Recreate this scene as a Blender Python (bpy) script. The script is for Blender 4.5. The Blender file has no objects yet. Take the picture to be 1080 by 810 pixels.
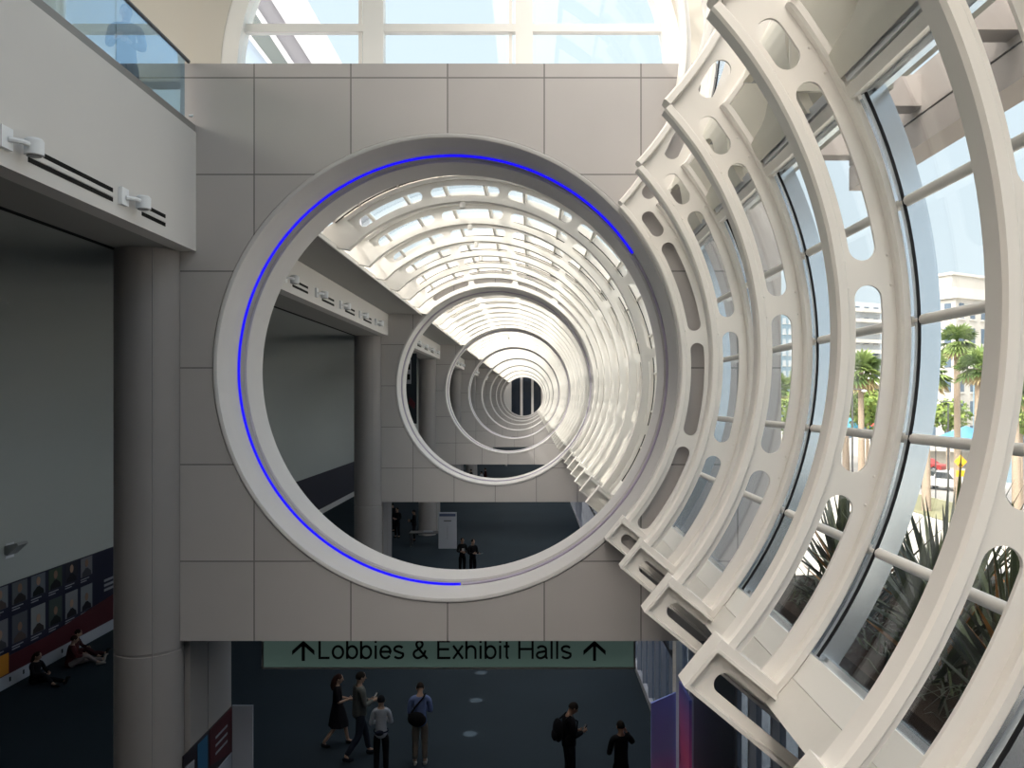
import bpy, bmesh, math, random
from math import sin, cos, pi, radians as RD, sqrt, asin, degrees as DG
from mathutils import Vector, Matrix, Euler
random.seed(7)
C = bpy.context.scene.collection
SC = bpy.context.scene

# ------------------------------------------------------------------ constants (metres)
H = 7.9                      # eye height above the lower floor
F = 860.0                    # focal length in pixels of the 1080x810 frame
VX, VY = 559.5, 421.0        # vanishing point of the tunnel axis
S = 17.36                    # bay length
D1, T, R = 12.85, 2.15, 3.63
CX, CZ = -1.307, H + 0.493   # tunnel axis
CUSP = 2.52                  # half distance between lower and upper vault axes (near hall)
CZ2 = CZ + 2 * CUSP

def at(px, py, d):
    return Vector(((px - VX) * d / F, d, H + (VY - py) * d / F))

# ------------------------------------------------------------------ materials
def nodes(m):
    m.use_nodes = True
    return m.node_tree.nodes, m.node_tree.links

def mat(name, col, rough=0.6, spec=0.3, noise=None, bump=None, metal=0.0, emit=None, estr=0.0):
    m = bpy.data.materials.new(name)
    n, l = nodes(m)
    b = n['Principled BSDF']
    b.inputs['Base Color'].default_value = (*col, 1)
    b.inputs['Roughness'].default_value = rough
    b.inputs['Specular IOR Level'].default_value = spec
    b.inputs['Metallic'].default_value = metal
    if emit:
        b.inputs['Emission Color'].default_value = (*emit, 1)
        b.inputs['Emission Strength'].default_value = estr
    if noise or bump:
        tc = n.new('ShaderNodeTexCoord')
    if noise:
        sc, amt = noise
        t = n.new('ShaderNodeTexNoise'); t.inputs['Scale'].default_value = sc; t.inputs['Detail'].default_value = 5
        l.new(tc.outputs['Object'], t.inputs['Vector'])
        mx = n.new('ShaderNodeMix'); mx.data_type = 'RGBA'
        mx.inputs[6].default_value = (*[c * (1 - amt) for c in col], 1)
        mx.inputs[7].default_value = (*[min(1, c * (1 + amt)) for c in col], 1)
        l.new(t.outputs['Fac'], mx.inputs[0]); l.new(mx.outputs[2], b.inputs['Base Color'])
    if bump:
        sc, st = bump
        t2 = n.new('ShaderNodeTexNoise'); t2.inputs['Scale'].default_value = sc
        l.new(tc.outputs['Object'], t2.inputs['Vector'])
        bp = n.new('ShaderNodeBump'); bp.inputs['Strength'].default_value = st; bp.inputs['Distance'].default_value = 0.01
        l.new(t2.outputs['Fac'], bp.inputs['Height']); l.new(bp.outputs['Normal'], b.inputs['Normal'])
    return m

def mat_panels(name, col, step=1.524, w=0.011, dark=0.45):
    """precast panels: a joint grid in the object's own x/z coordinates"""
    m = mat(name, col, 0.62, 0.25)
    n, l = nodes(m); b = n['Principled BSDF']
    tc = n.new('ShaderNodeTexCoord'); sp = n.new('ShaderNodeSeparateXYZ'); l.new(tc.outputs['Object'], sp.inputs[0])
    mk = []
    for ax in ('X', 'Z'):
        p = n.new('ShaderNodeMath'); p.operation = 'PINGPONG'; p.inputs[1].default_value = step / 2
        l.new(sp.outputs[ax], p.inputs[0])
        q = n.new('ShaderNodeMath'); q.operation = 'LESS_THAN'; q.inputs[1].default_value = w
        l.new(p.outputs[0], q.inputs[0]); mk.append(q)
    mx = n.new('ShaderNodeMath'); mx.operation = 'MAXIMUM'
    l.new(mk[0].outputs[0], mx.inputs[0]); l.new(mk[1].outputs[0], mx.inputs[1])
    # panel to panel tone + weathering
    fl = n.new('ShaderNodeVectorMath'); fl.operation = 'SNAP'; fl.inputs[1].default_value = (step, 50, step)
    l.new(tc.outputs['Object'], fl.inputs[0])
    wn = n.new('ShaderNodeTexWhiteNoise'); l.new(fl.outputs[0], wn.inputs['Vector'])
    nz = n.new('ShaderNodeTexNoise'); nz.inputs['Scale'].default_value = 0.8; nz.inputs['Detail'].default_value = 6
    l.new(tc.outputs['Object'], nz.inputs['Vector'])
    a = n.new('ShaderNodeMath'); a.operation = 'MULTIPLY_ADD'; a.inputs[1].default_value = 0.08; a.inputs[2].default_value = 0.90
    l.new(wn.outputs['Value'], a.inputs[0])
    a2 = n.new('ShaderNodeMath'); a2.operation = 'MULTIPLY_ADD'; a2.inputs[1].default_value = 0.12
    l.new(nz.outputs['Fac'], a2.inputs[0]); l.new(a.outputs[0], a2.inputs[2])
    sc = n.new('ShaderNodeVectorMath'); sc.operation = 'SCALE'; sc.inputs[0].default_value = col
    l.new(a2.outputs[0], sc.inputs['Scale'])
    mi = n.new('ShaderNodeMix'); mi.data_type = 'RGBA'
    l.new(mx.outputs[0], mi.inputs[0]); l.new(sc.outputs[0], mi.inputs[6]); mi.inputs[7].default_value = (*[c * dark for c in col], 1)
    l.new(mi.outputs[2], b.inputs['Base Color'])
    bp = n.new('ShaderNodeBump'); bp.inputs['Strength'].default_value = 0.6; bp.inputs['Distance'].default_value = 0.02; bp.invert = True
    l.new(mx.outputs[0], bp.inputs['Height']); l.new(bp.outputs['Normal'], b.inputs['Normal'])
    return m

def mat_glass(name, tint=(0.93, 0.96, 0.97), refl=1.0, ior=1.45, gcol=(0.85, 0.92, 1.0)):
    m = bpy.data.materials.new(name)
    n, l = nodes(m); n.clear()
    o = n.new('ShaderNodeOutputMaterial'); mx = n.new('ShaderNodeMixShader')
    t = n.new('ShaderNodeBsdfTransparent'); t.inputs[0].default_value = (*tint, 1)
    g = n.new('ShaderNodeBsdfGlossy'); g.inputs['Roughness'].default_value = 0.01; g.inputs['Color'].default_value = (*gcol, 1)
    f = n.new('ShaderNodeFresnel'); ge = n.new('ShaderNodeNewGeometry')
    io = n.new('ShaderNodeMapRange'); io.inputs['To Min'].default_value = ior; io.inputs['To Max'].default_value = 1/ior   # same reflectance from either side of the pane
    l.new(ge.outputs['Backfacing'], io.inputs['Value']); l.new(io.outputs[0], f.inputs['IOR'])
    k = n.new('ShaderNodeMath'); k.operation = 'MULTIPLY'; k.inputs[1].default_value = refl; k.use_clamp = True
    l.new(f.outputs[0], k.inputs[0]); l.new(k.outputs[0], mx.inputs[0]); l.new(t.outputs[0], mx.inputs[1]); l.new(g.outputs[0], mx.inputs[2])
    l.new(mx.outputs[0], o.inputs[0])
    return m

def mat_emit(name, col, st):
    m = bpy.data.materials.new(name); n, l = nodes(m); n.clear()
    o = n.new('ShaderNodeOutputMaterial'); e = n.new('ShaderNodeEmission')
    e.inputs[0].default_value = (*col, 1); e.inputs[1].default_value = st; l.new(e.outputs[0], o.inputs[0])
    return m

M = dict(
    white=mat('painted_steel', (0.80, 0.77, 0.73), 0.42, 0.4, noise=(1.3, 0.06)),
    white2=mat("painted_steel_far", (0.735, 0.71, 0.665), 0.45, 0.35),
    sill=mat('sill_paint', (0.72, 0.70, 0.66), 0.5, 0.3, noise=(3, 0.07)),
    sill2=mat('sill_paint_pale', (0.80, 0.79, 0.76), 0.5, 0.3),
    valley=mat('panel_paint', (0.70, 0.68, 0.61), 0.55, 0.25, noise=(2, 0.04)),
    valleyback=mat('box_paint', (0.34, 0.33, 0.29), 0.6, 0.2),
    panels=mat_panels('precast_panels', (0.465, 0.44, 0.43)),
    ring=mat('cast_ring', (0.53, 0.515, 0.51), 0.5, 0.3, noise=(2, 0.05)),
    groove=mat('cast_groove', (0.30, 0.285, 0.29), 0.6, 0.2),
    blue=mat_emit('blue_light', (0.012, 0.006, 1.0), 0.62),
    bluedim=mat('unlit_strip', (0.40, 0.36, 0.47), 0.4, 0.3),
    column=mat('cast_column', (0.285, 0.265, 0.26), 0.6, 0.25, noise=(0.9, 0.10)),
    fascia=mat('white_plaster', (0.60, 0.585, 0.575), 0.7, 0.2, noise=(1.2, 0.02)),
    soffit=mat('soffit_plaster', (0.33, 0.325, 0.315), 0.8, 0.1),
    aisle=mat('aisle_plaster', (0.42, 0.44, 0.43), 0.75, 0.15, noise=(0.3, 0.03)),
    black=mat('black_slot', (0.01, 0.01, 0.01), 0.7, 0.1),
    gasket=mat('black_gasket', (0.012, 0.012, 0.014), 0.5, 0.2),
    alu=mat('window_frame', (0.66, 0.72, 0.78), 0.22, 0.5, noise=(2, 0.04), metal=0.8),
    glass=mat_glass('window_glass', (0.965, 0.98, 0.985), 0.8),
    railglass=mat_glass('rail_glass', (0.74, 0.80, 0.77), 2.6, 1.6, (0.55, 0.76, 1.0)),
    lowglass=mat_glass('lower_glass', (0.42, 0.47, 0.54), 0.3),
    dark=mat('dark_steel', (0.10, 0.10, 0.105), 0.35, 0.5, metal=0.3),
    channel=mat('rail_channel', (0.21, 0.205, 0.20), 0.45, 0.4),
    floor=mat('navy_carpet', (0.0145, 0.0225, 0.031), 0.85, 0.12, noise=(0.35, 0.25)),
    beige=mat('beige_plaster', (0.62, 0.58, 0.51), 0.7, 0.2),
    archwhite=mat('arch_white', (0.84, 0.82, 0.78), 0.45, 0.35),
    fixture=mat('fixture_white', (0.75, 0.77, 0.80), 0.4, 0.4),
    slab=mat('roof_white', (0.44, 0.44, 0.475), 0.7, 0.2),
    grey=mat('mid_grey', (0.36, 0.36, 0.39), 0.7, 0.2),
    teal=mat('teal_glass', (0.045, 0.085, 0.095), 0.1, 0.6),
    eave=mat('eave_concrete', (0.40, 0.36, 0.34), 0.7, 0.2, noise=(0.7, 0.06)),
    buttress=mat('buttress', (0.42, 0.41, 0.41), 0.7, 0.2),
)

# ------------------------------------------------------------------ mesh builder
class MB:
    def __init__(s): s.v = []; s.f = []; s.mi = []; s.cur = 0
    def quad(s, a, b, c, d):
        i = len(s.v); s.v += [tuple(a), tuple(b), tuple(c), tuple(d)]; s.f.append((i, i+1, i+2, i+3)); s.mi.append(s.cur)
    def tri(s, a, b, c):
        i = len(s.v); s.v += [tuple(a), tuple(b), tuple(c)]; s.f.append((i, i+1, i+2)); s.mi.append(s.cur)
    def add(s, vs, fs):
        i = len(s.v); s.v += [tuple(p) for p in vs]
        for f in fs: s.f.append(tuple(i + k for k in f)); s.mi.append(s.cur)
    def box(s, x0, x1, y0, y1, z0, z1):
        vs = [(x, y, z) for z in (z0, z1) for y in (y0, y1) for x in (x0, x1)]
        s.add(vs, [(0,2,3,1), (4,5,7,6), (0,1,5,4), (2,6,7,3), (0,4,6,2), (1,3,7,5)])
    def obox(s, c, ax, ay, az):
        """oriented box: centre and three half vectors"""
        c, ax, ay, az = Vector(c), Vector(ax), Vector(ay), Vector(az)
        vs = [c + i*ax + j*ay + k*az for k in (-1, 1) for j in (-1, 1) for i in (-1, 1)]
        s.add(vs, [(0,2,3,1), (4,5,7,6), (0,1,5,4), (2,6,7,3), (0,4,6,2), (1,3,7,5)])
    def prism(s, poly, y0, y1):
        """polygon in (x, z) pushed along y"""
        n = len(poly)
        vs = [(x, y0, z) for x, z in poly] + [(x, y1, z) for x, z in poly]
        s.add(vs, [tuple(range(n)), tuple(range(2*n-1, n-1, -1))] + [(k, n+k, n+(k+1) % n, (k+1) % n) for k in range(n)])
    def prism_x(s, poly, x0, x1):
        n = len(poly)
        vs = [(x0, y, z) for y, z in poly] + [(x1, y, z) for y, z in poly]
        s.add(vs, [tuple(range(n-1, -1, -1)), tuple(range(n, 2*n))] + [(k, (k+1) % n, n+(k+1) % n, n+k) for k in range(n)])
    def tube(s, pts, rs, n=10, cap=True):
        pts = [Vector(p) for p in pts]
        if not hasattr(rs, '__len__'): rs = [rs] * len(pts)
        rings = []
        up = None
        for k, p in enumerate(pts):
            d = (pts[min(k+1, len(pts)-1)] - pts[max(k-1, 0)]).normalized()
            if up is None:
                up = Vector((0, 0, 1)) if abs(d.z) < 0.9 else Vector((0, 1, 0))
            a = d.cross(up).normalized(); b = a.cross(d).normalized(); up = b
            rings.append([p + rs[k] * (cos(2*pi*i/n) * a + sin(2*pi*i/n) * b) for i in range(n)])
        vs = [q for r_ in rings for q in r_]; fs = []
        for k in range(len(pts)-1):
            for i in range(n): fs.append((k*n+i, k*n+(i+1) % n, (k+1)*n+(i+1) % n, (k+1)*n+i))
        if cap:
            fs.append(tuple(range(n-1, -1, -1))); fs.append(tuple((len(pts)-1)*n+i for i in range(n)))
        s.add(vs, fs)
    def arc(s, prof, cx, cz, a0, a1, n, closed=False, caps=True):
        """closed (r, y) profile swept about an axis along y"""
        m = len(prof); vs = []; fs = []
        full = abs(a1 - a0) >= 359.9
        k1 = n if full else n + 1
        for k in range(k1):
            a = RD(a0 + (a1 - a0) * k / n)
            vs += [(cx + r*cos(a), y, cz + r*sin(a)) for r, y in prof]
        for k in range(n):
            q = (k + 1) % k1
            for i in range(m):
                j = (i+1) % m
                fs.append((k*m+i, q*m+i, q*m+j, k*m+j))
        if not full and caps:
            fs.append(tuple(range(m))); fs.append(tuple((k1-1)*m + i for i in range(m-1, -1, -1)))
        s.add(vs, fs)
    def arcbox(s, r0, r1, y0, y1, cx, cz, a0, a1, n):
        s.arc([(r0, y0), (r1, y0), (r1, y1), (r0, y1)], cx, cz, a0, a1, n)
    def lathe(s, prof, c, n=20):
        """(r, z) profile about a vertical axis"""
        vs = []; fs = []; m = len(prof)
        for k in range(n):
            a = 2*pi*k/n
            vs += [(c[0]+r*cos(a), c[1]+r*sin(a), c[2]+z) for r, z in prof]
        for k in range(n):
            q = (k+1) % n
            for i in range(m-1): fs.append((k*m+i, q*m+i, q*m+i+1, k*m+i+1))
        fs.append(tuple(k*m for k in range(n-1, -1, -1))); fs.append(tuple(k*m+m-1 for k in range(n)))
        s.add(vs, fs)
    def ball(s, c, r, nu=12, nv=8, rot=None):
        if not hasattr(r, '__len__'): r = (r, r, r)
        vs = []; fs = []
        for j in range(nv+1):
            t = pi*j/nv
            for i in range(nu):
                p = Vector((r[0]*sin(t)*cos(2*pi*i/nu), r[1]*sin(t)*sin(2*pi*i/nu), r[2]*cos(t)))
                if rot: p = rot @ p
                vs.append(Vector(c) + p)
        for j in range(nv):
            for i in range(nu): fs.append((j*nu+i, (j+1)*nu+i, (j+1)*nu+(i+1) % nu, j*nu+(i+1) % nu))
        s.add(vs, fs)
    def mesh(s, name, mats, org=(0, 0, 0), smooth=False, fix=True):
        me = bpy.data.meshes.new(name)
        o = Vector(org)
        me.from_pydata([tuple(Vector(p) - o) for p in s.v], [], s.f)
        if not isinstance(mats, (list, tuple)): mats = [mats]
        for m in mats: me.materials.append(m)
        me.polygons.foreach_set('material_index', s.mi)
        if fix:
            bm = bmesh.new(); bm.from_mesh(me)
            bmesh.ops.remove_doubles(bm, verts=bm.verts, dist=1e-5)
            bmesh.ops.recalc_face_normals(bm, faces=bm.faces)
            bm.to_mesh(me); bm.free()
        if smooth:
            me.polygons.foreach_set('use_smooth', [True] * len(me.polygons))
            try: me.set_sharp_from_angle(angle=RD(38))
            except Exception: pass
        me.update()
        return me
    def build(s, name, mats, parent=None, org=None, smooth=False, loc=None, fix=True):
        """org: world point that becomes the object's origin (children: the parent's origin)"""
        if parent is not None:
            base = Vector(parent['_org']) if '_org' in parent else Vector((0, 0, 0))
            o = bpy.data.objects.new(name, s.mesh(name, mats, base, smooth, fix)); C.objects.link(o); o.parent = parent
            o['_org'] = list(base)
        else:
            org = Vector(org) if org is not None else Vector((0, 0, 0))
            o = bpy.data.objects.new(name, s.mesh(name, mats, org, smooth, fix)); C.objects.link(o)
            o.location = org; o['_org'] = list(org)
        return o

def tag(o, label, cat, group=None, kind=None):
    o['label'] = label; o['category'] = cat
    if group: o['group'] = group
    if kind: o['kind'] = kind
    return o

def thing(name, label, cat, loc=(0, 0, 0), group=None, kind=None, rz=0):
    o = bpy.data.objects.new(name, None); C.objects.link(o)
    o.location = loc; o.rotation_euler = (0, 0, rz); o.empty_display_size = 0.2
    o['_org'] = list(loc) if rz == 0 else [0, 0, 0]
    return tag(o, label, cat, group, kind)

def copy_tree(o, parent=None):
    c = o.copy(); C.objects.link(c)
    if parent is not None: c.parent = parent
    for ch in o.children: copy_tree(ch, c)
    return c

def dup(o, loc, label, group=None, name=None):
    c = copy_tree(o); c.location = loc; c['label'] = label
    if group: c['group'] = group
    return c

ORD = ['first', 'second', 'third', 'fourth', 'fifth', 'sixth', 'seventh', 'eighth', 'ninth', 'tenth', 'eleventh', 'twelfth']

# ------------------------------------------------------------------ ring walls
def rect_hole(mb, x0, x1, z0, z1, cx, cz, r, y0, y1, n=128):
    """slab with a round hole"""
    angs = sorted(set([2*pi*k/n for k in range(n)] + [math.atan2(z-cz, x-cx) % (2*pi) for x in (x0, x1) for z in (z0, z1)]))
    def outer(a):
        c, s_ = cos(a), sin(a); t = 1e9
        if c > 1e-9: t = min(t, (x1-cx)/c)
        if c < -1e-9: t = min(t, (x0-cx)/c)
        if s_ > 1e-9: t = min(t, (z1-cz)/s_)
        if s_ < -1e-9: t = min(t, (z0-cz)/s_)
        return cx+t*c, cz+t*s_
    m = len(angs); vs = []; fs = []
    for a in angs:
        ox, oz = outer(a); ix, iz = cx+r*cos(a), cz+r*sin(a)
        vs += [(ix, y0, iz), (ox, y0, oz), (ox, y1, oz), (ix, y1, iz)]
    for k in range(m):
        q = (k+1) % m
        for i in range(4): fs.append((4*k+i, 4*q+i, 4*q+(i+1) % 4, 4*k+(i+1) % 4))
    mb.add(vs, fs)

RING_PROF = lambda y: [(3.695, y+0.2), (3.695, y-0.01), (3.685, y-0.02), (3.65, y-0.02), (3.63, y-0.005), (3.625, y+0.86), (3.685, y+0.88), (3.685, y+1.30), (3.625, y+1.32), (3.63, y+T+0.02), (3.695, y+T+0.02)]

N_WALL = 9
WALL_L = -5.52
COLX = -6.03
walls = []
for n in range(N_WALL):
    y = D1 + n*S
    top = H + 5.29 if n == 0 else H + 4.9
    mb = MB(); rect_hole(mb, WALL_L, 3.95, H-3.81, top, CX, CZ, 3.705, y, y+T, 128)
    w = mb.build('wall_cross' if n else 'wall_front', M['panels'], org=(CX, y, CZ))
    tag(w, 'grey panelled wall around the nearest huge round opening' if n == 0 else
        'grey panelled wall around the %s round opening from the camera' % ORD[n], 'wall', kind='structure')
    walls.append(w)
    # ring lining
    t = thing('portal_ring', 'pale round lining of the nearest opening with glowing blue light line' if n == 0 else
              'pale round lining of the %s opening down the tunnel' % ORD[n], 'ring', (CX, y, CZ-R), 'round opening linings along the tunnel')
    seg = 160 if n < 2 else 96
    mb = MB(); mb.arc(RING_PROF(y), CX, CZ, 0, 360, seg); mb.build('lining', M['ring'], t, smooth=True)
    mb = MB(); mb.arcbox(3.655, 3.684, y+0.885, y+1.295, CX, CZ, 0, 360, seg); g = mb.build('light_channel', M['groove'], t, smooth=True)
    if n == 0:
        mb = MB(); mb.arc([(3.612 + 0.022*cos(q*pi/4), y+0.90+0.022*sin(q*pi/4)) for q in range(8)], CX, CZ, 33, 272, 140)
        s_ = mb.build('light_strip', M['blue'], t, smooth=True); s_['label'] = 'glowing blue light strip'
        mb = MB(); mb.arc([(3.612 + 0.022*cos(q*pi/4), y+0.90+0.022*sin(q*pi/4)) for q in range(8)], CX, CZ, -87.5, 32.5, 80)
        s_ = mb.build('light_strip', M['bluedim'], t, smooth=True); s_['label'] = 'unlit stretch of light strip'
    elif n < 4:
        mb = MB(); mb.arc([(3.612 + 0.022*cos(q*pi/3), y+0.90+0.022*sin(q*pi/3)) for q in range(6)], CX, CZ, 0, 360, 96)
        mb.build('light_strip', M['bluedim'], t, smooth=True)

# ------------------------------------------------------------------ vault ribs
RI, RO = 3.72, 4.12
DELTA = DG(0.105/3.90)
def rib_web(mb, a0, a1, slots, y0, y1, clip=None, mirror=None, rc=3.905, hw=0.105):
    th = set()
    a = a0
    while a < a1: th.add(round(a, 4)); a += 1.5
    th.add(round(a1, 4))
    for s, e, *k in slots:
        d = min(DELTA, (e-s)/2)
        for q in range(7):
            f = 1-cos(q/6*pi/2)
            th.add(round(s+d*f, 4)); th.add(round(e-d*f, 4))
    if clip: th.add(round(DG(asin(clip/RO)), 4))
    th = sorted(t for t in th if a0-1e-6 <= t <= a1+1e-6)
    def h(t):
        for s, e, *k in slots:
            d = min(DELTA, (e-s)/2); w = hw if d >= DELTA else hw*d/DELTA
            if s <= t <= e:
                u = 0
                if t < s+d: u = (s+d-t)/d
                elif t > e-d: u = (t-(e-d))/d
                return w*sqrt(max(0, 1-u*u))
        return 0
    def P(r, t, y):
        x, z = CX+r*cos(RD(t)), CZ+r*sin(RD(t))
        if mirror is not None: z = 2*mirror - z
        return (x, y, z)
    rows = []
    for t in th:
        ro = RO
        if clip and sin(RD(t)) > 0: ro = min(RO, clip/sin(RD(t)))
        hh = h(t); lo, hi = rc-hh, rc+hh
        if hi > ro: lo = hi = (RI+ro)/2
        rows.append((t, lo, hi, ro))
    for (t, lo, hi, ro), (t2, lo2, hi2, ro2) in zip(rows, rows[1:]):
        for y, in ((y0,), (y1,)):
            mb.quad(P(RI, t, y), P(lo, t, y), P(lo2, t2, y), P(RI, t2, y))
            mb.quad(P(hi, t, y), P(ro, t, y), P(ro2, t2, y), P(hi2, t2, y))
        if hi-lo > 1e-6 or hi2-lo2 > 1e-6:
            mb.quad(P(lo, t, y0), P(lo2, t2, y0), P(lo2, t2, y1), P(lo, t, y1))
            mb.quad(P(hi, t, y0), P(hi2, t2, y0), P(hi2, t2, y1), P(hi, t, y1))
        if clip and ro2 < RO - 1e-4:
            pass
    for t, lo, hi, ro in (rows[0], rows[-1]):
        mb.quad(P(RI, t, y0), P(lo, t, y0), P(lo, t, y1), P(RI, t, y1))
        mb.quad(P(hi, t, y0), P(ro, t, y0), P(ro, t, y1), P(hi, t, y1))

def bracket(t, y, mm):
    """sloping outrigger at the foot of a rib: web with a long slot, end plate, bottom and top flanges"""
    ang = RD(-39.5); u = Vector((cos(ang), 0, sin(ang))); v = Vector((-sin(ang), 0, cos(ang)))   # along, across (up)
    p0 = Vector((1.30, y, H-2.03))
    L, hd = 1.75, 0.165
    mb = MB()
    def q(a, b): w = p0 + a*u + b*v; return (w.x, w.z)
    # web with stadium slot
    s0, s1, sw = 0.16, 1.35, 0.085
    top, bot = [], []
    xs = sorted(set([0.0, L] + [s0 + sw*(1-cos(k/6*pi/2)) for k in range(7)] + [s1 - sw*(1-cos(k/6*pi/2)) for k in range(7)]))
    def hh(a):
        if a <= s0 or a >= s1: return 0
        k = (s0+sw-a)/sw if a < s0+sw else ((a-(s1-sw))/sw if a > s1-sw else 0)
        return sw*sqrt(max(0, 1-k*k))
    for a, b in zip(xs, xs[1:]):
        for yy in (y-0.012, y+0.012):
            P = lambda m_, n_: (q(m_, n_)[0], yy, q(m_, n_)[1])
            mb.quad(P(a, -hd), P(b, -hd), P(b, -hh(b)), P(a, -hh(a)))
            mb.quad(P(a, hh(a)), P(b, hh(b)), P(b, hd), P(a, hd))
        if hh(a) + hh(b) > 0:
            for sg in (-1, 1):
                P = lambda m_, n_, yy: (q(m_, n_)[0], yy, q(m_, n_)[1])
                mb.quad(P(a, sg*hh(a), y-0.012), P(b, sg*hh(b), y-0.012), P(b, sg*hh(b), y+0.012), P(a, sg*hh(a), y+0.012))
    br = mb.build('bracket', mm, t)
    w = 0.13; dy = Vector((0, 1, 0))
    m2 = MB(); m2.obox(p0 + 0.012*u*-1, 0.014*u, w*dy, (hd+0.03)*v); m2.build('end_plate', mm, br)
    m2 = MB(); m2.obox(p0 + (L/2)*u - (hd+0.014)*v, (L/2)*u, w*dy, 0.014*v)
    m2.obox(p0 + (L/2)*u + (hd+0.014)*v, (L/2)*u, w*dy, 0.014*v); m2.build('flange', mm, br)
    m2 = MB(); c = p0 + 0.24*u + (hd+0.062)*v; m2.obox(c, 0.27*u, 0.12*dy, 0.034*v); m2.build('base_plate', mm, t)

SL = [(-5+24*k-10.6, -5+24*k+10.6) for k in range(-1, 6)]
def make_near_rib(y, label, open_foot):
    t = thing('vault_rib', label, 'rib', (1.3, y, H-2.2), 'white ribs of the near hall')
    zc = CZ + CUSP
    ac = DG(asin(CUSP/RI)); ao = DG(asin(CUSP/RO))
    slots = SL[:3] + [(31.6, 38.0)]
    if open_foot: slots[0] = (-60, SL[0][1])
    mb = MB()
    rib_web(mb, -40.5, ac, slots, y-0.014, y+0.014, clip=CUSP)
    rib_web(mb, -40.5, ac, slots, y-0.014, y+0.014, clip=CUSP, mirror=zc)
    mb.build('web', M['white'], t, fix=True)
    for nm, r0, r1, aa in (('inner_flange', RI-0.085, RI+0.005, ac), ('outer_flange', RO-0.005, RO+0.07, ao)):
        mb = MB()
        for c, sg in ((CZ, 1), (CZ2, -1)):
            prof = [(r0+0.02, y-0.10), (r1-0.01, y-0.10), (r1, y-0.09), (r1, y+0.09), (r1-0.01, y+0.10), (r0+0.02, y+0.10), (r0, y+0.075), (r0, y-0.075)]
            mb.arc(prof, CX, c, -41*sg, aa*sg, 60)
        mb.build(nm, M['white'], t, smooth=True)
    for a in (-17, 7, 31):       # splice bolts along the edges of the web
        for da in (-1.6, 1.6):
            for r in (RO-0.035, RI+0.035):
                mb = MB(); mb.ball((CX+r*cos(RD(a+da)), y-0.018, CZ+r*sin(RD(a+da))), 0.012, 6, 4); mb.build('bolt', M['white'], t)
    bracket(t, y, M['white'])
    return t

NEAR_Y = [12.67, 10.57, 8.42, 6.26, 4.10, 1.94]
nlab = ['white pierced curved rib fixed against the nearest grey ring wall', 'white pierced rib, second from the nearest ring wall',
        'white pierced rib, third from the nearest ring wall', 'white pierced rib, fourth from the nearest ring wall, hotel seen beyond it',
        'biggest white rib in view, at the right, in front of the hotel', 'white rib closest to the camera beyond the hotel window']
make_near_rib(NEAR_Y[0], nlab[0], False)
proto = make_near_rib(NEAR_Y[1], nlab[1], True)
for y, lb in list(zip(NEAR_Y, nlab))[2:]:
    dup(proto, (1.3, y, H-2.2), lb)

def make_far_rib(y, label, group):
    t = thing('vault_rib', label, 'rib', (1.3, y, H-2.2), group)
    slots = SL + [(128.6, 131.2)]
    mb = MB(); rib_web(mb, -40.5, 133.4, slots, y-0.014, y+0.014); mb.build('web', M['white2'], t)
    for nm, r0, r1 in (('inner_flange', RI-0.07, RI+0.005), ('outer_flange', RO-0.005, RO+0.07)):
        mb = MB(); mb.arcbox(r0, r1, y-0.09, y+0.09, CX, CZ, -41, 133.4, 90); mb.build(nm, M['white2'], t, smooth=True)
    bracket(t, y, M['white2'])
    mb = MB()   # flared shoe on the left springing
    a = RD(135); ex, ez = CX+3.9*cos(a), CZ+3.9*sin(a)
    mb.prism([(CX+3.64*cos(RD(133.6)), CZ+3.64*sin(RD(133.6))), (CX+3.66*cos(RD(127)), CZ+3.66*sin(RD(127))), (CX+4.2*cos(RD(128)), CZ+4.2*sin(RD(128))),
              (CX+4.3*cos(RD(134)), CZ+4.3*sin(RD(134))), (CX+4.2*cos(RD(139)), CZ+4.2*sin(RD(139)))], y-0.10, y+0.10)
    mb.build('shoe', M['white2'], t)
    return t
far = None
for b in range(8):
    yw = D1 + (b+1)*S
    for j in range(7):
        y = yw - 0.16 - 2.15*j
        lb = ('white vault rib fixed to the front of the %s ring wall' % ORD[b+1]) if j == 0 else \
             ('white vault rib, %s before the one fixed on the %s ring wall' % (ORD[j-1], ORD[b+1]))
        gp = 'vault ribs beyond the nearest ring wall'
        if far is None: far = make_far_rib(y, lb, gp)
        else: dup(far, (1.3, y, H-2.2), lb, gp)

# ------------------------------------------------------------------ glazing
TUBE_A = [1.4 + 12.1*k for k in (-2, -1, 0, 1)]
def tube_at(mb, a, y0, y1, r=4.245, rad=0.04, cz=CZ, sg=1):
    x, z = CX + r*cos(RD(a)), cz + sg*r*sin(RD(a))
    mb.tube([(x, y0, z), (x, y1, z)], rad, 10)
tl = ['lowest white tube rail before the glass, above the planting', 'white tube rail second from the bottom, at the height of the cars',
      'white tube rail third from the bottom, crossing the hotel facade', 'topmost white tube rail, crossing the open sky']
for a, lb in zip(TUBE_A, tl):
    mb = MB(); tube_at(mb, a, 0.5, D1)
    o = mb.build('glazing_tube', M['white'], org=(CX+4.245*cos(RD(a)), 0.5, CZ+4.245*sin(RD(a))), smooth=True)
    tag(o, lb, 'rail', 'tube rails along the near glazing')

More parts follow.
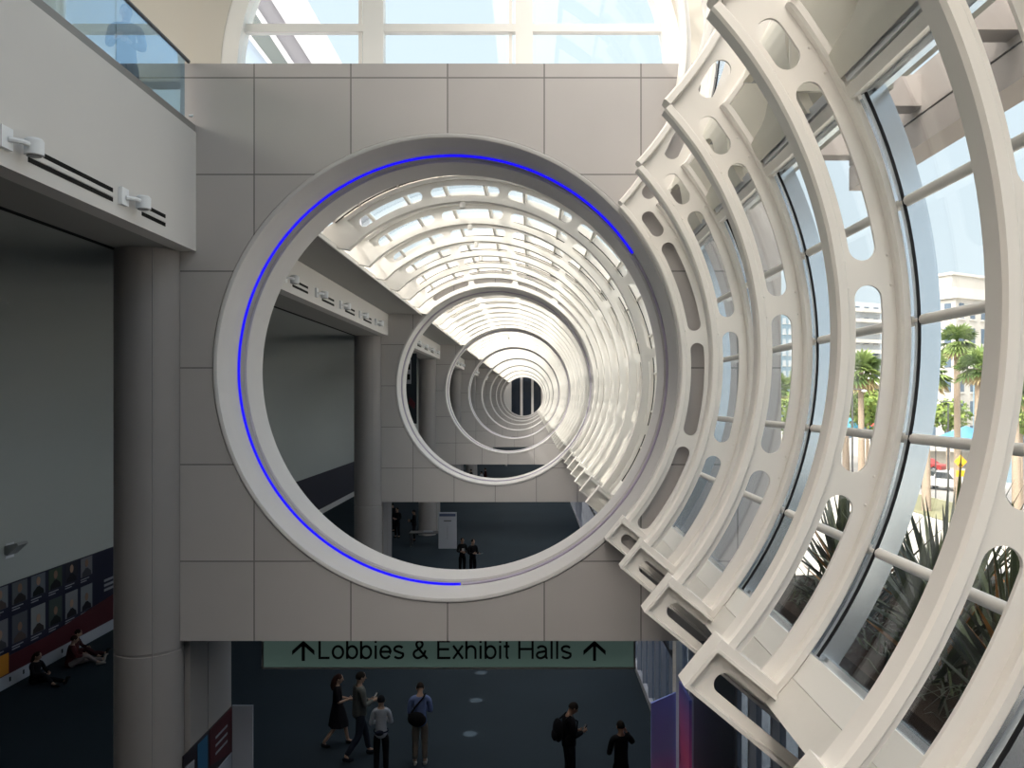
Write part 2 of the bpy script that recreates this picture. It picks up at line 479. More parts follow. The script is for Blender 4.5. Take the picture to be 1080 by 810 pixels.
A_SILL, A_HEAD = -35.0, 25.3
def window(name, label, y0, y1, mods, a0, a1, cz=CZ, sg=1, mull=(), jm=M['alu'], n=30):
    """mods: list of (ya, yb) panes between ribs"""
    w = thing(name, label, 'window', (CX+4.4, y0, cz), None, 'structure')
    g = MB(); f = MB(); k_ = MB()
    for ya, yb in mods:
        g.arc([(4.355, ya), (4.365, ya), (4.365, yb), (4.355, yb)], CX, cz, sg*a0, sg*a1, n)
        for yj in (ya, yb):
            f.arcbox(4.21, 4.38, yj-0.03, yj+0.03, CX, cz, sg*a0, sg*a1, n)
        k_.arcbox(4.203, 4.225, yb-0.042, yb-0.031, CX, cz, sg*a0, sg*a1, n)
        for m in mull:
            f.arcbox(4.33, 4.38, ya, yb, CX, cz, sg*m-0.45, sg*m+0.45, 1)
        for m in (a0, a1):
            f.arcbox(4.25, 4.38, ya, yb, CX, cz, sg*m-0.5, sg*m+0.5, 1)
    f.build('window_frame', jm, w, smooth=False)
    g.build('glass', M['glass'], w, smooth=True)
    k_.build('gasket', M['gasket'], w)
    return w
wl = ['tall curved window beside the nearest ring wall', 'tall curved window between second and third ribs', 'tall curved window between third and fourth ribs',
      'tall curved window between fourth rib and biggest rib, hotel beyond', 'tall curved window right of the biggest rib']
for k in range(5):
    yb, ya = NEAR_Y[k]-0.10, NEAR_Y[k+1]+0.10
    window('window_%d' % (k+1), wl[k], ya, yb, [(ya+0.03, yb-0.03)], A_SILL, A_HEAD)
wm = [(NEAR_Y[k+1]+0.13, NEAR_Y[k]-0.13) for k in range(5)]
window('window_6', 'upper curved glazing above the round-notched panels', 1.94, D1, wm, A_HEAD, -62, cz=CZ2, sg=-1, mull=[13, 0, -12, -24, -36, -48])
mb = MB()
for a in (13, 1, -11, -23, -35, -47): tube_at(mb, a, 1.9, D1, cz=CZ2, sg=-1)
mb.build('trim_1', M['white'], smooth=True)
tag(bpy.data.objects['trim_1'], 'white tube rails of the upper curved glazing', 'trim', kind='structure')

for b in range(8):
    ys = [D1+(b+1)*S - 0.16 - 2.15*j for j in range(7)] + [D1 + b*S + T]
    mods = [(ys[j+1]+0.11, ys[j]-0.11) for j in range(7)]
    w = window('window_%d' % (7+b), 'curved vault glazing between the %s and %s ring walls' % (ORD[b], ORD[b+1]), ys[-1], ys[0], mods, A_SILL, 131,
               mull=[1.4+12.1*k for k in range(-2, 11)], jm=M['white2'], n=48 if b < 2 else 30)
    mb = MB()
    for k in range(-2, 11): tube_at(mb, 1.4+12.1*k, ys[-1], ys[0])
    mb.build('tube_rails', M['white2'], w, smooth=True)

# sills
def sill(name, y0, y1, label):
    s_ = thing(name, label, 'sill', (2.1, y0, H-2), None, 'structure')
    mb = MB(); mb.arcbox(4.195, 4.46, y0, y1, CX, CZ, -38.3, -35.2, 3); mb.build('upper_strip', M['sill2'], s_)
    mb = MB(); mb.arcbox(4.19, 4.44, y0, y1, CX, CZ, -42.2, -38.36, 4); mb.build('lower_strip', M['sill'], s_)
    # sloping soffit that closes the gap to the lower storey glazing
    x0, z0 = CX+4.2*cos(RD(-42)), CZ+4.2*sin(RD(-42))
    mb = MB(); mb.prism([(x0, z0), (3.3, H-3.32), (3.3, H-3.22), (x0+0.12, z0+0.04)], y0, y1); mb.build('soffit', M['grey'], s_)
sill('trim_2', 0.5, D1, 'white sloping sill under the near curved windows')
for b in range(8):
    sill('trim_%d' % (3+b), D1+b*S+T, D1+(b+1)*S, 'white sill under the vault glazing, %s bay beyond the near ring wall' % ORD[b])

# header rails over the near windows
hx, hz = CX+4.22*cos(RD(A_HEAD+0.8)), CZ+4.22*sin(RD(A_HEAD+0.8))
for k in range(5):
    yb, ya = NEAR_Y[k]-0.10, NEAR_Y[k+1]+0.10
    t = thing('header_rail', 'white stepped rail over the ' + wl[k].replace('tall ', ''), 'rail', (hx, ya, hz), 'rails over the near windows')
    u = Vector((-sin(RD(A_HEAD)), 0, cos(RD(A_HEAD)))); w = Vector((cos(RD(A_HEAD)), 0, sin(RD(A_HEAD))))
    c = Vector((hx, (ya+yb)/2, hz)); dy = Vector((0, (yb-ya)/2, 0))
    mb = MB(); mb.obox(c, 0.045*u, dy, 0.10*w); mb.build('rail', M['white'], t)
    mb = MB(); mb.obox(c + 0.11*u - 0.02*w, 0.035*u, dy*0.96, 0.06*w); mb.build('upper_rail', M['fixture'], t)

# valley panels with round notches
def valley_panel(y0, y1, label):
    """y1 = the farther rib"""
    t = thing('valley_panel', label, 'panel', (2.2, y0, CZ+CUSP-0.7), 'round-notched panels above the near windows')
    zc = CZ+CUSP
    prof = [(2.38, -0.68), (2.27, -0.48), (2.20, -0.30), (2.165, -0.12), (2.15, 0.0), (2.15, 0.15), (2.18, 0.3), (2.25, 0.48), (2.36, 0.68)]
    def edge(dz):     # where the plate stops near the far rib
        e = (dz + 0.10)/0.30
        if abs(e) < 1: return y1 - 0.115 - 0.86*(1-abs(e)**2.4)**(1/2.4)
        return y1 - 0.115
    # resample finely
    zs = []
    for k in range(57): zs.append(-0.60 + 1.26*k/56)
    def px(dz):
        for (xa, za), (xb, zb) in zip(prof, prof[1:]):
            if za <= dz <= zb: return xa + (xb-xa)*(dz-za)/(zb-za)
        return prof[-1][0]
    mb = MB(); th = 0.09
    ynear = y0 + 0.62
    for a, b in zip(zs, zs[1:]):
        A = [(px(a), edge(a), zc+a), (px(b), edge(b), zc+b), (px(b), ynear, zc+b), (px(a), ynear, zc+a)]
        B = [(x+th, y, z) for x, y, z in A]
        mb.quad(*A); mb.quad(*B); mb.quad(A[0], A[1], B[1], B[0]); mb.quad(A[3], A[2], B[2], B[3])
    mb.build('notched_plate', M['valley'], t, smooth=True)
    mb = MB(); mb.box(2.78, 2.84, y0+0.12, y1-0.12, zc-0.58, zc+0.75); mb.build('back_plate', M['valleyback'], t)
    mb = MB(); mb.box(2.16, 2.80, ynear-0.10, ynear-0.06, zc-0.45, zc+0.45); mb.build('end_plate', M['valley'], t)
    return t
vl = ['pale panel with round notch against the nearest ring wall', 'pale panel with round notch behind the second and third ribs', 'pale notched panel between third and fourth ribs, lit crescent on its rim',
      'biggest pale panel with round notch, left of the biggest rib', 'pale notched panel right of the biggest rib']
for k in range(5): valley_panel(NEAR_Y[k+1], NEAR_Y[k], vl[k])

# ------------------------------------------------------------------ left side: columns, piers, balcony, aisle
def column(n):
    y = D1 + n*S + 0.05
    t = thing('round_column', 'thick round concrete column at the left end of the nearest ring wall' if n == 0 else
              'round concrete column at the left end of the %s ring wall' % ORD[n], 'column', (COLX, y, 0), 'round columns beside the ring walls', 'thing')
    mb = MB(); mb.lathe([(0.505, 0), (0.505, H-3.95), (0.485, H-3.94), (0.485, H-3.91), (0.505, H-3.90), (0.505, H+2.325)], (COLX, y, 0), 48)
    mb.build('shaft', M['column'], t, smooth=True)
    for a in (215, 300):
        mb = MB(); cx_, cy_ = COLX+0.504*cos(RD(a)), y+0.504*sin(RD(a)); mb.box(cx_-0.006, cx_+0.006, cy_-0.006, cy_+0.006, 0.1, H+2.3); mb.build('seam', M['groove'], t)
for n in range(8): column(n)
for n in range(8):
    y = D1 + n*S
    mb = MB(); mb.box(-6.35, -5.525, y+0.60, y+T, 0, H+2.32)
    for a, b_ in ((0.34, 1.06), (1.09, T)): mb.box(-5.6, -5.505, y+a, y+b_, 0, H-3.82)
    o = mb.build('pier', M['column'], org=(-5.9, y, 0))
    tag(o, 'grey block pier under the left end of the %s ring wall' % (ORD[n] if n else 'nearest'), 'pier', 'piers behind the round columns', 'thing')

def fascia(name, y0, y1, z1, label):
    mb = MB(); mb.box(-5.55, -5.27, y0, y1, H+2.33, z1)
    o = mb.build(name, M['fascia'], org=(-5.4, y0, H+2.33)); tag(o, label, 'wall', kind='structure')
fascia('wall_balcony', -10, D1, H+4.2, 'white balcony front at upper left')
for b in range(8):
    fascia('wall_bulkhead', D1+b*S+T, D1+(b+1)*S, H+3.2, 'white bulkhead with air slots, left side of the %s bay beyond the near ring wall' % ORD[b])
# ceiling strip and springing beam of the vault on the left
for b in range(8):
    y0, y1 = D1+b*S+T, D1+(b+1)*S
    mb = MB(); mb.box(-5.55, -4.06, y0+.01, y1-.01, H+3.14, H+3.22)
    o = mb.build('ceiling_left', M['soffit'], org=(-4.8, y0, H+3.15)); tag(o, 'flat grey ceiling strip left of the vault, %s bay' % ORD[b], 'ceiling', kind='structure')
    mb = MB(); mb.prism([(-4.02, H+3.10), (-4.02, H+3.135), (-4.50, H+3.62), (-4.60, H+3.62), (-4.60, H+3.225), (-4.055, H+3.225), (-4.055, H+3.10)], y0, y1)
    o = mb.build('trim_springing', M['white2'], org=(-4.2, y0, H+3.13)); tag(o, 'white ledge the vault ribs stand on, %s bay' % ORD[b], 'trim', kind='structure')
# soffit, slit and long coved wall of the side aisle
YE = D1 + 8*S + T
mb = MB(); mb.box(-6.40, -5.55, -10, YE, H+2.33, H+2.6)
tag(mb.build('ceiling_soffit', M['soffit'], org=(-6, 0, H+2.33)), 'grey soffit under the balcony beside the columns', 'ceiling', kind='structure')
mb = MB(); mb.box(-6.53, -6.40, -10, YE, H+2.335, H+2.45)
tag(mb.build('trim_slit', M['black'], org=(-6.4, 0, H+2.4)), 'black shadow slit along the aisle ceiling', 'trim', kind='structure')
prof = [(-6.53, 2.33), (-8.2, 2.33)] + [(-8.2 - 6.1*sin(k/14*pi/2), 2.33 - 4.6*(1-cos(k/14*pi/2))) for k in range(1, 15)] + [(-14.3, -5.03)]
mb = MB()
back = [(x-0.25, z+0.25) for x, z in prof]
poly = prof + back[::-1]
m = len(prof)
for k in range(m-1):
    a, b_ = prof[k], prof[k+1]; c, d = back[k+1], back[k]
    mb.add([(a[0], -10, H+a[1]), (b_[0], -10, H+b_[1]), (b_[0], YE, H+b_[1]), (a[0], YE, H+a[1]),
            (d[0], -10, H+d[1]), (c[0], -10, H+c[1]), (c[0], YE, H+c[1]), (d[0], YE, H+d[1])],
           [(0, 1, 2, 3), (4, 7, 6, 5)])
mb.box(-14.55, -14.3, -10, YE, H-5.05, H-5.03)
o = mb.build('wall_aisle', M['aisle'], org=(-14.3, 0, H-5), smooth=True); tag(o, 'long pale coved wall of the left side aisle', 'wall', kind='structure')
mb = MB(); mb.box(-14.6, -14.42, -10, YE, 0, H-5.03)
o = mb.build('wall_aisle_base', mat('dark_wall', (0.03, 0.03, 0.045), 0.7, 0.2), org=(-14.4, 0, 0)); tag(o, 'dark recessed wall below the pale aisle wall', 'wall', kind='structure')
mb = MB(); mb.box(-14.42, -14.36, -10, YE, 0, 0.36)
o = mb.build('baseboard_left', M['fascia'], org=(-14.4, 0, 0)); tag(o, 'white base strip along the foot of the aisle wall', 'baseboard', kind='structure')

# upper storey floor slab & balcony, roof slabs (close the building)
mb = MB(); mb.box(-14.6, -5.55, -10, D1+T, H+2.75, H+4.05)
tag(mb.build('floor_balcony', M['soffit'], org=(-9, 0, H+3)), 'balcony floor behind the glass rail', 'floor', kind='structure')
mb = MB(); mb.box(-14.8, -4.60, D1+T, YE, H+3.30, H+3.8)
tag(mb.build('roof_aisle', M['slab'], org=(-9, 20, H+3.3)), 'flat roof beside the vault', 'roof', kind='structure')

# glass rail
t = thing('glass_railing', 'glass railing with dark handrail on the white balcony front', 'railing', (-5.38, -2, H+4.2))
mb = MB(); mb.box(-5.46, -5.275, -2, D1-0.02, H+4.2, H+4.31); mb.build('base_channel', M['channel'], t)
ys = [-1.95, 0.7, 3.35, 5.95, 8.55, 10.55, 12.66]
for a, b_ in zip(ys, ys[1:]):
    mb = MB(); mb.box(-5.378, -5.364, a+0.008, b_-0.008, H+4.26, H+5.28); mb.build('glass_pane', M['railglass'], t)
mb = MB(); mb.tube([(-5.37, -2, H+5.30), (-5.37, D1-0.05, H+5.30)], 0.032, 12); mb.build('handrail', M['dark'], t, smooth=True)
mb = MB(); mb.tube([(-5.30, 12.66, H+4.40), (-5.24, 12.66, H+4.40)], 0.02, 10); mb.build('clamp', M['fixture'], t)

# air slots and spot fixtures on the bulkheads
def vent(y0, y1, label):
    t = thing('air_vent', label, 'vent', (-5.27, y0, H+2.5), 'linear air slots on the bulkheads')
    for z in (2.515, 2.635):
        mb = MB(); mb.box(-5.30, -5.262, y0, y1, H+z-0.026, H+z+0.026); mb.build('slot', M['black'], t)
    mb = MB(); mb.box(-5.275, -5.258, y0, y1, H+2.548, H+2.602); mb.build('blade', M['fascia'], t)
def fixture(y):
    t = thing('spot_fixture', '', 'spotlight', (-5.27, y, H+2.6), 'spot fixtures on the bulkheads')
    mb = MB(); mb.box(-5.27, -5.22, y-0.20, y-0.02, H+2.50, H+2.72); mb.build('base_plate', M['fixture'], t)
    mb = MB(); mb.tube([(-5.22, y-0.1, H+2.60), (-5.13, y-0.02, H+2.60), (-5.12, y+0.06, H+2.60)], 0.03, 8); mb.build('arm', M['fixture'], t, smooth=True)
    mb = MB(); mb.lathe([(0.075, -0.09), (0.095, -0.085), (0.095, 0.06), (0.075, 0.085), (0.03, 0.095)], (-5.12, y+0.16, H+2.60), 16)
    h = mb.build('lamp_head', M['fixture'], t, smooth=True)
    mb = MB(); mb.lathe([(0.07, -0.097), (0.07, -0.088)], (-5.12, y+0.16, H+2.60), 16); mb.build('lens', M['dark'], h)
    return t
fx0 = fixture(8.25); fx0['label'] = 'white spot fixture at the left picture edge on the balcony front'
dup(fx0, (-5.27, 10.62, H+2.6), 'white spot fixture on the balcony front between the two near air slots')
vent(8.55, 10.28, 'long black double air slot on the near balcony front')
vent(11.05, 11.76, 'short black double air slot on the balcony front beside the ring wall')
for b in range(5):
    for k in range(5):
        y = D1+b*S + T + 2.55 + 2.56*k
        dup(fx0, (-5.27, y, H+2.6), 'white spot fixture, %s along the bulkhead of the %s bay' % (ORD[k], ORD[b]), 'spot fixtures on the bulkheads')
        if k < 4 and b < 4: vent(y+0.5, y+1.75, 'black double air slot, %s along the bulkhead of the %s bay' % (ORD[k], ORD[b]))

# ------------------------------------------------------------------ arch wall and window above the first ring wall
AZ = H + 5.42
ZB = H + 5.295; AA = DG(asin((AZ-ZB)/3.84))
mb = MB(); NA = 72
pts = []
for k in range(NA+1):
    a = RD(-AA + (180+2*AA)*k/NA); c_, s_ = cos(a), sin(a)
    tt = min([((2.9-CX)/c_) if c_ > 1e-6 else 1e9, ((-9.5-CX)/c_) if c_ < -1e-6 else 1e9, (H+11-AZ)/s_ if s_ > 1e-6 else 1e9])
    pts.append(((CX+3.84*c_, AZ+3.84*s_), (CX+tt*c_, max(ZB, AZ+tt*s_))))
pts = [((CX+3.84*cos(RD(-AA)), ZB), (2.9, ZB))] + pts[1:-1] + [((CX-3.84*cos(RD(-AA)), ZB), (-9.5, ZB))]
for x_ in (2.9, -9.5):
    a = math.atan2(H+11-AZ, x_-CX); pts.append(((CX+3.84*cos(a), AZ+3.84*sin(a)), (x_, H+11)))
pts.sort(key=lambda q: math.atan2(q[0][1]-ZB+1e-6, q[0][0]-CX))
for (a, b_), (c_, d_) in zip(pts, pts[1:]):
    for yy in (13.60, 13.95): mb.quad((a[0], yy, a[1]), (b_[0], yy, b_[1]), (d_[0], yy, d_[1]), (c_[0], yy, c_[1]))
    mb.quad((a[0], 13.6, a[1]), (c_[0], 13.6, c_[1]), (c_[0], 13.95, c_[1]), (a[0], 13.95, a[1]))
tag(mb.build('wall_upper', M['beige'], org=(CX, 13.6, AZ)), 'beige upper wall around the arched window', 'wall', kind='structure')
mb = MB(); mb.arcbox(3.84, 4.32, 13.54, 13.60, CX, AZ, -1.6, 181.6, 96)
tag(mb.build('trim_arch', M['beige'], org=(CX, 13.6, AZ), smooth=True), 'raised beige band around the arched window', 'trim', kind='structure')
w = thing('window_15', 'big arched window above the nearest ring wall', 'window', (CX, 13.7, AZ), None, 'structure')
mb = MB(); mb.arcbox(3.57, 3.85, 13.55, 13.9, CX, AZ, -1.7, 181.7, 96); mb.build('window_frame', M['archwhite'], w, smooth=True)
mb = MB()
for x, hw in ((-2.63, 0.17), (-0.105, 0.145)): mb.box(x-hw, x+hw, 13.62, 13.85, ZB, AZ+3.3)
for x in (-2.63, -0.105, ): mb.box(x-0.26, x-0.2, 13.70, 13.76, ZB, AZ+3.3)
mb.box(CX-3.5, CX+3.5, 13.66, 13.80, H+6.16, H+6.29)
mb.box(CX-3.1, CX+3.1, 13.66, 13.80, H+7.36, H+7.49)
mb.build('mullions', M['archwhite'], w)
mb = MB(); mb.prism([(CX+3.6*cos(RD(a)), AZ+3.6*sin(RD(a))) for a in [-1.9+183.8*k/48 for k in range(49)]], 13.72, 13.73); mb.build('glass', M['glass'], w)
# unseen roof strip added over the near hall to keep the sun off the near ribs
mb = MB(); mb.arcbox(4.55, 4.7, -10, 13.5, CX, CZ2, 86, 119, 24)
tag(mb.build('ceiling_hall_sunblock', M['beige'], org=(CX, 0, CZ2+4.5), smooth=True), 'unseen roof strip added to keep the sun off the near ribs', 'ceiling', kind='structure')

mb = MB(); mb.box(-14.8, -3.5, -10, 13.5, H+9.5, H+9.7)  # unseen slab added so no direct sun slips in over the balcony
tag(mb.build('ceiling_upper_sunblock', M['beige'], org=(-9, 0, H+9.5)), 'unseen slab added above the balcony to block the sun', 'ceiling', kind='structure')

# sloping white roof structure outside, seen through the arched window
t = thing('sloping_roof', 'white and grey sloping roof edge with teal panes beyond the arched window', 'roof', (-6.5, 22, H+5), None, 'thing')
def slope(nm, m_, e0, e1, y0, y1, lo=150, hi=-60):
    # e = (x at row 0, x at row 69) of the two long edges
    def pt(e, row): q = at(e[0]+(e[1]-e[0])*row/69, row, 22); return (q.x, q.z)
    mb = MB(); mb.prism([pt(e0, hi), pt(e1, hi), pt(e1, lo), pt(e0, lo)], y0, y1); mb.build(nm, m_, t)
slope('roof_slab', M['slab'], (286, 330), (324, 362), 22, 23.5)
slope('soffit_band', mat('soffit_grey', (.20, .20, .225), .7, .2), (266, 311.5), (286, 330), 22.2, 23.5)
slope('edge_bar', M['slab'], (260, 305), (266, 311.5), 22.0, 23.0)
slope('teal_pane', M['teal'], (236, 289), (260, 305), 22.6, 22.9)
slope('lower_bar', M['slab'], (231, 284), (236, 289), 22.0, 23.0)
mb = MB(); mb.box(-4.86, -4.6, 22.2, 23.3, H+3.8, H+7.2); mb.build('support', M['slab'], t)
slope('lower_pane', mat('pale_pane', (.24, .32, .42), .1, .5), (190, 256), (231, 284), 22.6, 22.9)

# ------------------------------------------------------------------ floor, lower right glazing
mb = MB(); mb.box(-14.6, 3.3, -10, YE+3, -0.2, 0)
tag(mb.build('floor', M['floor'], org=(0, 0, 0)), 'dark navy carpet of the lower concourse', 'floor', kind='structure')
mb = MB(); mb.box(-5.27, 1.35, -9.99, 3.3, H-1.9, H-1.6)  # unseen deck under the camera, lengthened and darkened to shade the lower ribs
tag(mb.build('floor_bridge', mat('bridge_stone', (.16, .145, .125), .8, .2), org=(0, 0, H-1.6)), 'unseen bridge under the camera, lengthened to shade the lower ribs', 'floor', kind='structure')
mb = MB(); mb.box(-14.6, 3.3, -10.2, -10, 0, H-1.9); mb.box(-14.6, -5.27, -10.2, -10, H-1.9, H+2.6); mb.box(-5.27, 3.3, -10.2, -10, H-1.9, H+7.6)  # unseen wall added behind the camera to keep light out of the concourse
DKW = mat('dark_blocking_wall', (.07, .065, .06), .6, .2)  # kept dark so the added blocking walls bounce little light
tag(mb.build('wall_back_blocker', DKW, org=(-5, -10, 0)), 'unseen wall added behind the camera to cut stray light', 'wall', kind='structure')
mb = MB(); mb.box(3.1, 3.3, -10, 3, 0, H-3.25); mb.box(3.1, 3.3, -10, 1.8, H-3.25, H+7)  # unseen solid wall added to stop light from the right behind the camera
tag(mb.build('wall_right', DKW, org=(3.2, -10, 0)), 'unseen wall added at right beside the bridge to block light', 'wall', kind='structure')
lowmat = mat('lower_mullion', (0.34, 0.35, 0.39), 0.45, 0.4)
w = thing('window_16', 'lower storey glazing along the right side of the concourse', 'window', (3.15, 0, 0), None, 'structure')
mb = MB(); k_ = MB(); ymax = D1+5*S
p_ = MB(); p_.box(2.92, 3.04, 16.35, 16.75, 0, H-3.4); p_.build('white_post', M['archwhite'], w)
yy = 6.0
while yy < ymax:
    mb.box(3.05, 3.22, yy-0.05, yy+0.05, 0, H-3.25); yy += 1.08
mb.box(3.04, 3.2, 3, ymax, 0, 0.18); mb.box(3.04, 3.2, 3, ymax, H-3.5, H-3.25)
mb.build('mullions', lowmat, w)
k_.box(3.03, 3.10, 3, ymax, 2.35, 2.42); k_.build('dark_rail', M['gasket'], w)
mb = MB(); mb.box(3.14, 3.15, 3, ymax, 0.1, H-3.3); mb.build('glass', M['lowglass'], w)
mb = MB(); mb.box(3.0, 3.04, 12.0, 15.0, 0, H-3.86)
tag(mb.build('dark_panel', M['dark'], org=(3.0, 12, 0)), 'dark wall panel on the lower storey below the near brackets', 'panel', kind='thing')
for b in range(5, 8):
    mb = MB(); mb.box(3.1, 3.3, D1+b*S, D1+(b+1)*S, 0, H-3.25)
    tag(mb.build('wall_right', M['panels'], org=(3.2, D1+b*S, 0)), 'far right lower wall, %s bay' % ORD[b], 'wall', kind='structure')

# hanging direction sign
t = thing('direction_sign', 'hanging teal sign reading Lobbies & Exhibit Halls under the nearest ring wall', 'sign', (-1.4, 14.0, H-4.62))
signmat = bpy.data.materials.new('backlit_teal'); n_, l_ = nodes(signmat); b_ = n_['Principled BSDF']
b_.inputs['Base Color'].default_value = (0.115, 0.20, 0.175, 1); b_.inputs['Roughness'].default_value = 0.35
b_.inputs['Emission Color'].default_value = (0.30, 0.46, 0.40, 1); b_.inputs['Emission Strength'].default_value = 0.05
mb = MB(); mb.box(-4.58, 1.77, 14.0, 14.16, H-4.60, H-3.82); mb.build('face_panel', signmat, t)
mb = MB()
mb.box(-4.61, 1.80, 13.985, 14.17, H-4.635, H-4.60); mb.box(-4.615, -4.58, 13.985, 14.17, H-4.635, H-3.815); mb.box(1.77, 1.805, 13.985, 14.17, H-4.635, H-3.815)
mb.build('frame', M['channel'], t)
ARC = lambda cx, cy, rx, ry, a0, a1, n=14: [(cx+rx*cos(RD(a0+(a1-a0)*k/n)), cy+ry*sin(RD(a0+(a1-a0)*k/n))) for k in range(n+1)]
LW = 0.118                    # stroke width; cap height 1
GLYPH = {                     # advance, list of centre lines
    'L': (0.74, [[(0.13, 1), (0.13, 0.045), (0.66, 0.045)]]),
    'E': (0.86, [[(0.76, 0.955), (0.13, 0.955), (0.13, 0.045), (0.78, 0.045)], [(0.13, 0.52), (0.71, 0.52)]]),
    'H': (0.97, [[(0.13, 0), (0.13, 1)], [(0.84, 0), (0.84, 1)], [(0.13, 0.53), (0.84, 0.53)]]),
    'o': (0.75, [ARC(0.375, 0.36, 0.275, 0.325, 0, 360, 28)]),
    'b': (0.75, [[(0.12, 0), (0.12, 1)], ARC(0.385, 0.36, 0.265, 0.325, 0, 360, 28)]),
    'i': (0.30, [[(0.15, 0), (0.15, 0.72)], [(0.15, 0.87), (0.15, 1.0)]]),
    'l': (0.30, [[(0.15, 0), (0.15, 1)]]),
    'e': (0.75, [[(0.105, 0.385), (0.645, 0.385)] + ARC(0.375, 0.36, 0.27, 0.325, 4, 325, 26)]),
    's': (0.67, [ARC(0.33, 0.525, 0.225, 0.16, 25, 180, 10) + [(0.14, 0.44), (0.34, 0.36), (0.56, 0.28)] + ARC(0.335, 0.205, 0.235, 0.17, 5, -155, 12)]),
    'x': (0.66, [[(0.07, 0), (0.58, 0.72)], [(0.07, 0.72), (0.59, 0)]]),
    'h': (0.73, [[(0.12, 0), (0.12, 1)], [(0.12, 0.42)] + ARC(0.365, 0.44, 0.24, 0.245, 170, 0, 12) + [(0.605, 0)]]),
    't': (0.37, [[(0.20, 0.93), (0.20, 0.14)] + ARC(0.29, 0.13, 0.09, 0.085, 180, 280, 6), [(0.04, 0.675), (0.35, 0.675)]]),
    'a': (0.74, [ARC(0.36, 0.50, 0.23, 0.185, 160, 0, 12) + [(0.59, 0.12)] + ARC(0.67, 0.12, 0.08, 0.08, 180, 280, 5),
                 [(0.59, 0.42), (0.40, 0.385)] + ARC(0.30, 0.20, 0.20, 0.165, 95, 290, 12) + [(0.50, 0.11), (0.59, 0.24)]]),
    '&': (0.90, [[(0.82, 0.0), (0.27, 0.66)] + ARC(0.40, 0.79, 0.165, 0.17, 205, -25, 14) + [(0.50, 0.64), (0.26, 0.47)] + ARC(0.31, 0.255, 0.22, 0.215, 125, 290, 14) + [(0.62, 0.18), (0.72, 0.46)]]),
    ' ': (0.38, []),
}
def stroke(mb, pts, w, X, Y, y0, y1):
    """monoline stroke with mitred joints, as a thin raised solid"""
    closed = len(pts) > 3 and abs(pts[0][0]-pts[-1][0]) < 1e-6 and abs(pts[0][1]-pts[-1][1]) < 1e-6
    q = [Vector(p) for k, p in enumerate(pts) if k == 0 or (Vector(p)-Vector(pts[k-1])).length > 1e-6]
    if closed: q = q[:-1]
    m_ = len(q); L_, R_ = [], []
    for k in range(m_):
        a = q[(k-1) % m_] if (closed or k > 0) else None
        b = q[(k+1) % m_] if (closed or k < m_-1) else None
        d1 = (q[k]-a).normalized() if a is not None else (b-q[k]).normalized()
        d2 = (b-q[k]).normalized() if b is not None else d1
        n1, n2 = Vector((-d1.y, d1.x)), Vector((-d2.y, d2.x)); nn = (n1+n2)
        nn = nn.normalized() if nn.length > 1e-6 else n1
        ml = w/2/max(0.35, nn.dot(n1))
        L_.append(q[k]+ml*nn); R_.append(q[k]-ml*nn)
    P = lambda v, y: (X(v.x), y, Y(v.y))
    for k in range(m_ if closed else m_-1):
        j_ = (k+1) % m_
        for y in (y0, y1): mb.quad(P(L_[k], y), P(L_[j_], y), P(R_[j_], y), P(R_[k], y))
        for e in (L_, R_): mb.quad(P(e[k], y0), P(e[j_], y0), P(e[j_], y1), P(e[k], y1))
    if not closed:
        for k in (0, m_-1): mb.quad(P(L_[k], y0), P(R_[k], y0), P(R_[k], y1), P(L_[k], y1))
def put_text(txt, x0, x1, y, zbase, cap, m, parent):
    tot = sum(GLYPH[c][0] for c in txt); sx = (x1-x0)/tot; u = 0
    for c in txt:
        adv, st = GLYPH[c]
        if st:
            mb = MB()
            for pl in st: stroke(mb, pl, LW, lambda v: x0+(u+v)*sx, lambda v: zbase+v*cap, y-0.012, y)
            mb.build('letter', m, parent, fix=True)
        u += adv
put_text('Lobbies & Exhibit Halls', -3.66, 0.72, 13.998, H-4.455, 0.315, M['black'], t)
for px in (320, 627):
    x = (px-VX)*14/F; zb, zt = H-4.49, H-4.165
    mb = MB(); mb.box(x-0.026, x+0.026, 13.985, 14.0, zb, zt-0.02)
    for sg in (-1, 1):
        mb.prism([(x, zt+0.02), (x+sg*0.19, zt-0.15), (x+sg*0.19, zt-0.225), (x, zt-0.055)], 13.985, 14.0)
    mb.build('arrow', M['black'], t)

# end of the tunnel
t = thing('end_screen', 'tall dark panes with white posts closing the far end of the tunnel', 'screen', (CX, YE+0.5, 0))
mb = MB(); mb.box(-5.5, 3.5, YE+0.9, YE+1.1, 0, H+5); mb.build('back_wall', M['fascia'], t)
dk = mat('end_pane', (0.012, 0.018, 0.03), 0.2, 0.4)
for x0, x1 in ((-3.6, -1.95), (-1.45, 0.15), (0.6, 2.0)):
    mb = MB(); mb.box(x0, x1, YE+0.80, YE+0.88, 0.3, H+4.5); mb.build('pane', dk, t)
mb = MB()
for x in (-1.7, 0.38): mb.box(x-0.2, x+0.2, YE+0.6, YE+0.95, 0, H+4.8)
mb.build('posts', M['fascia'], t)


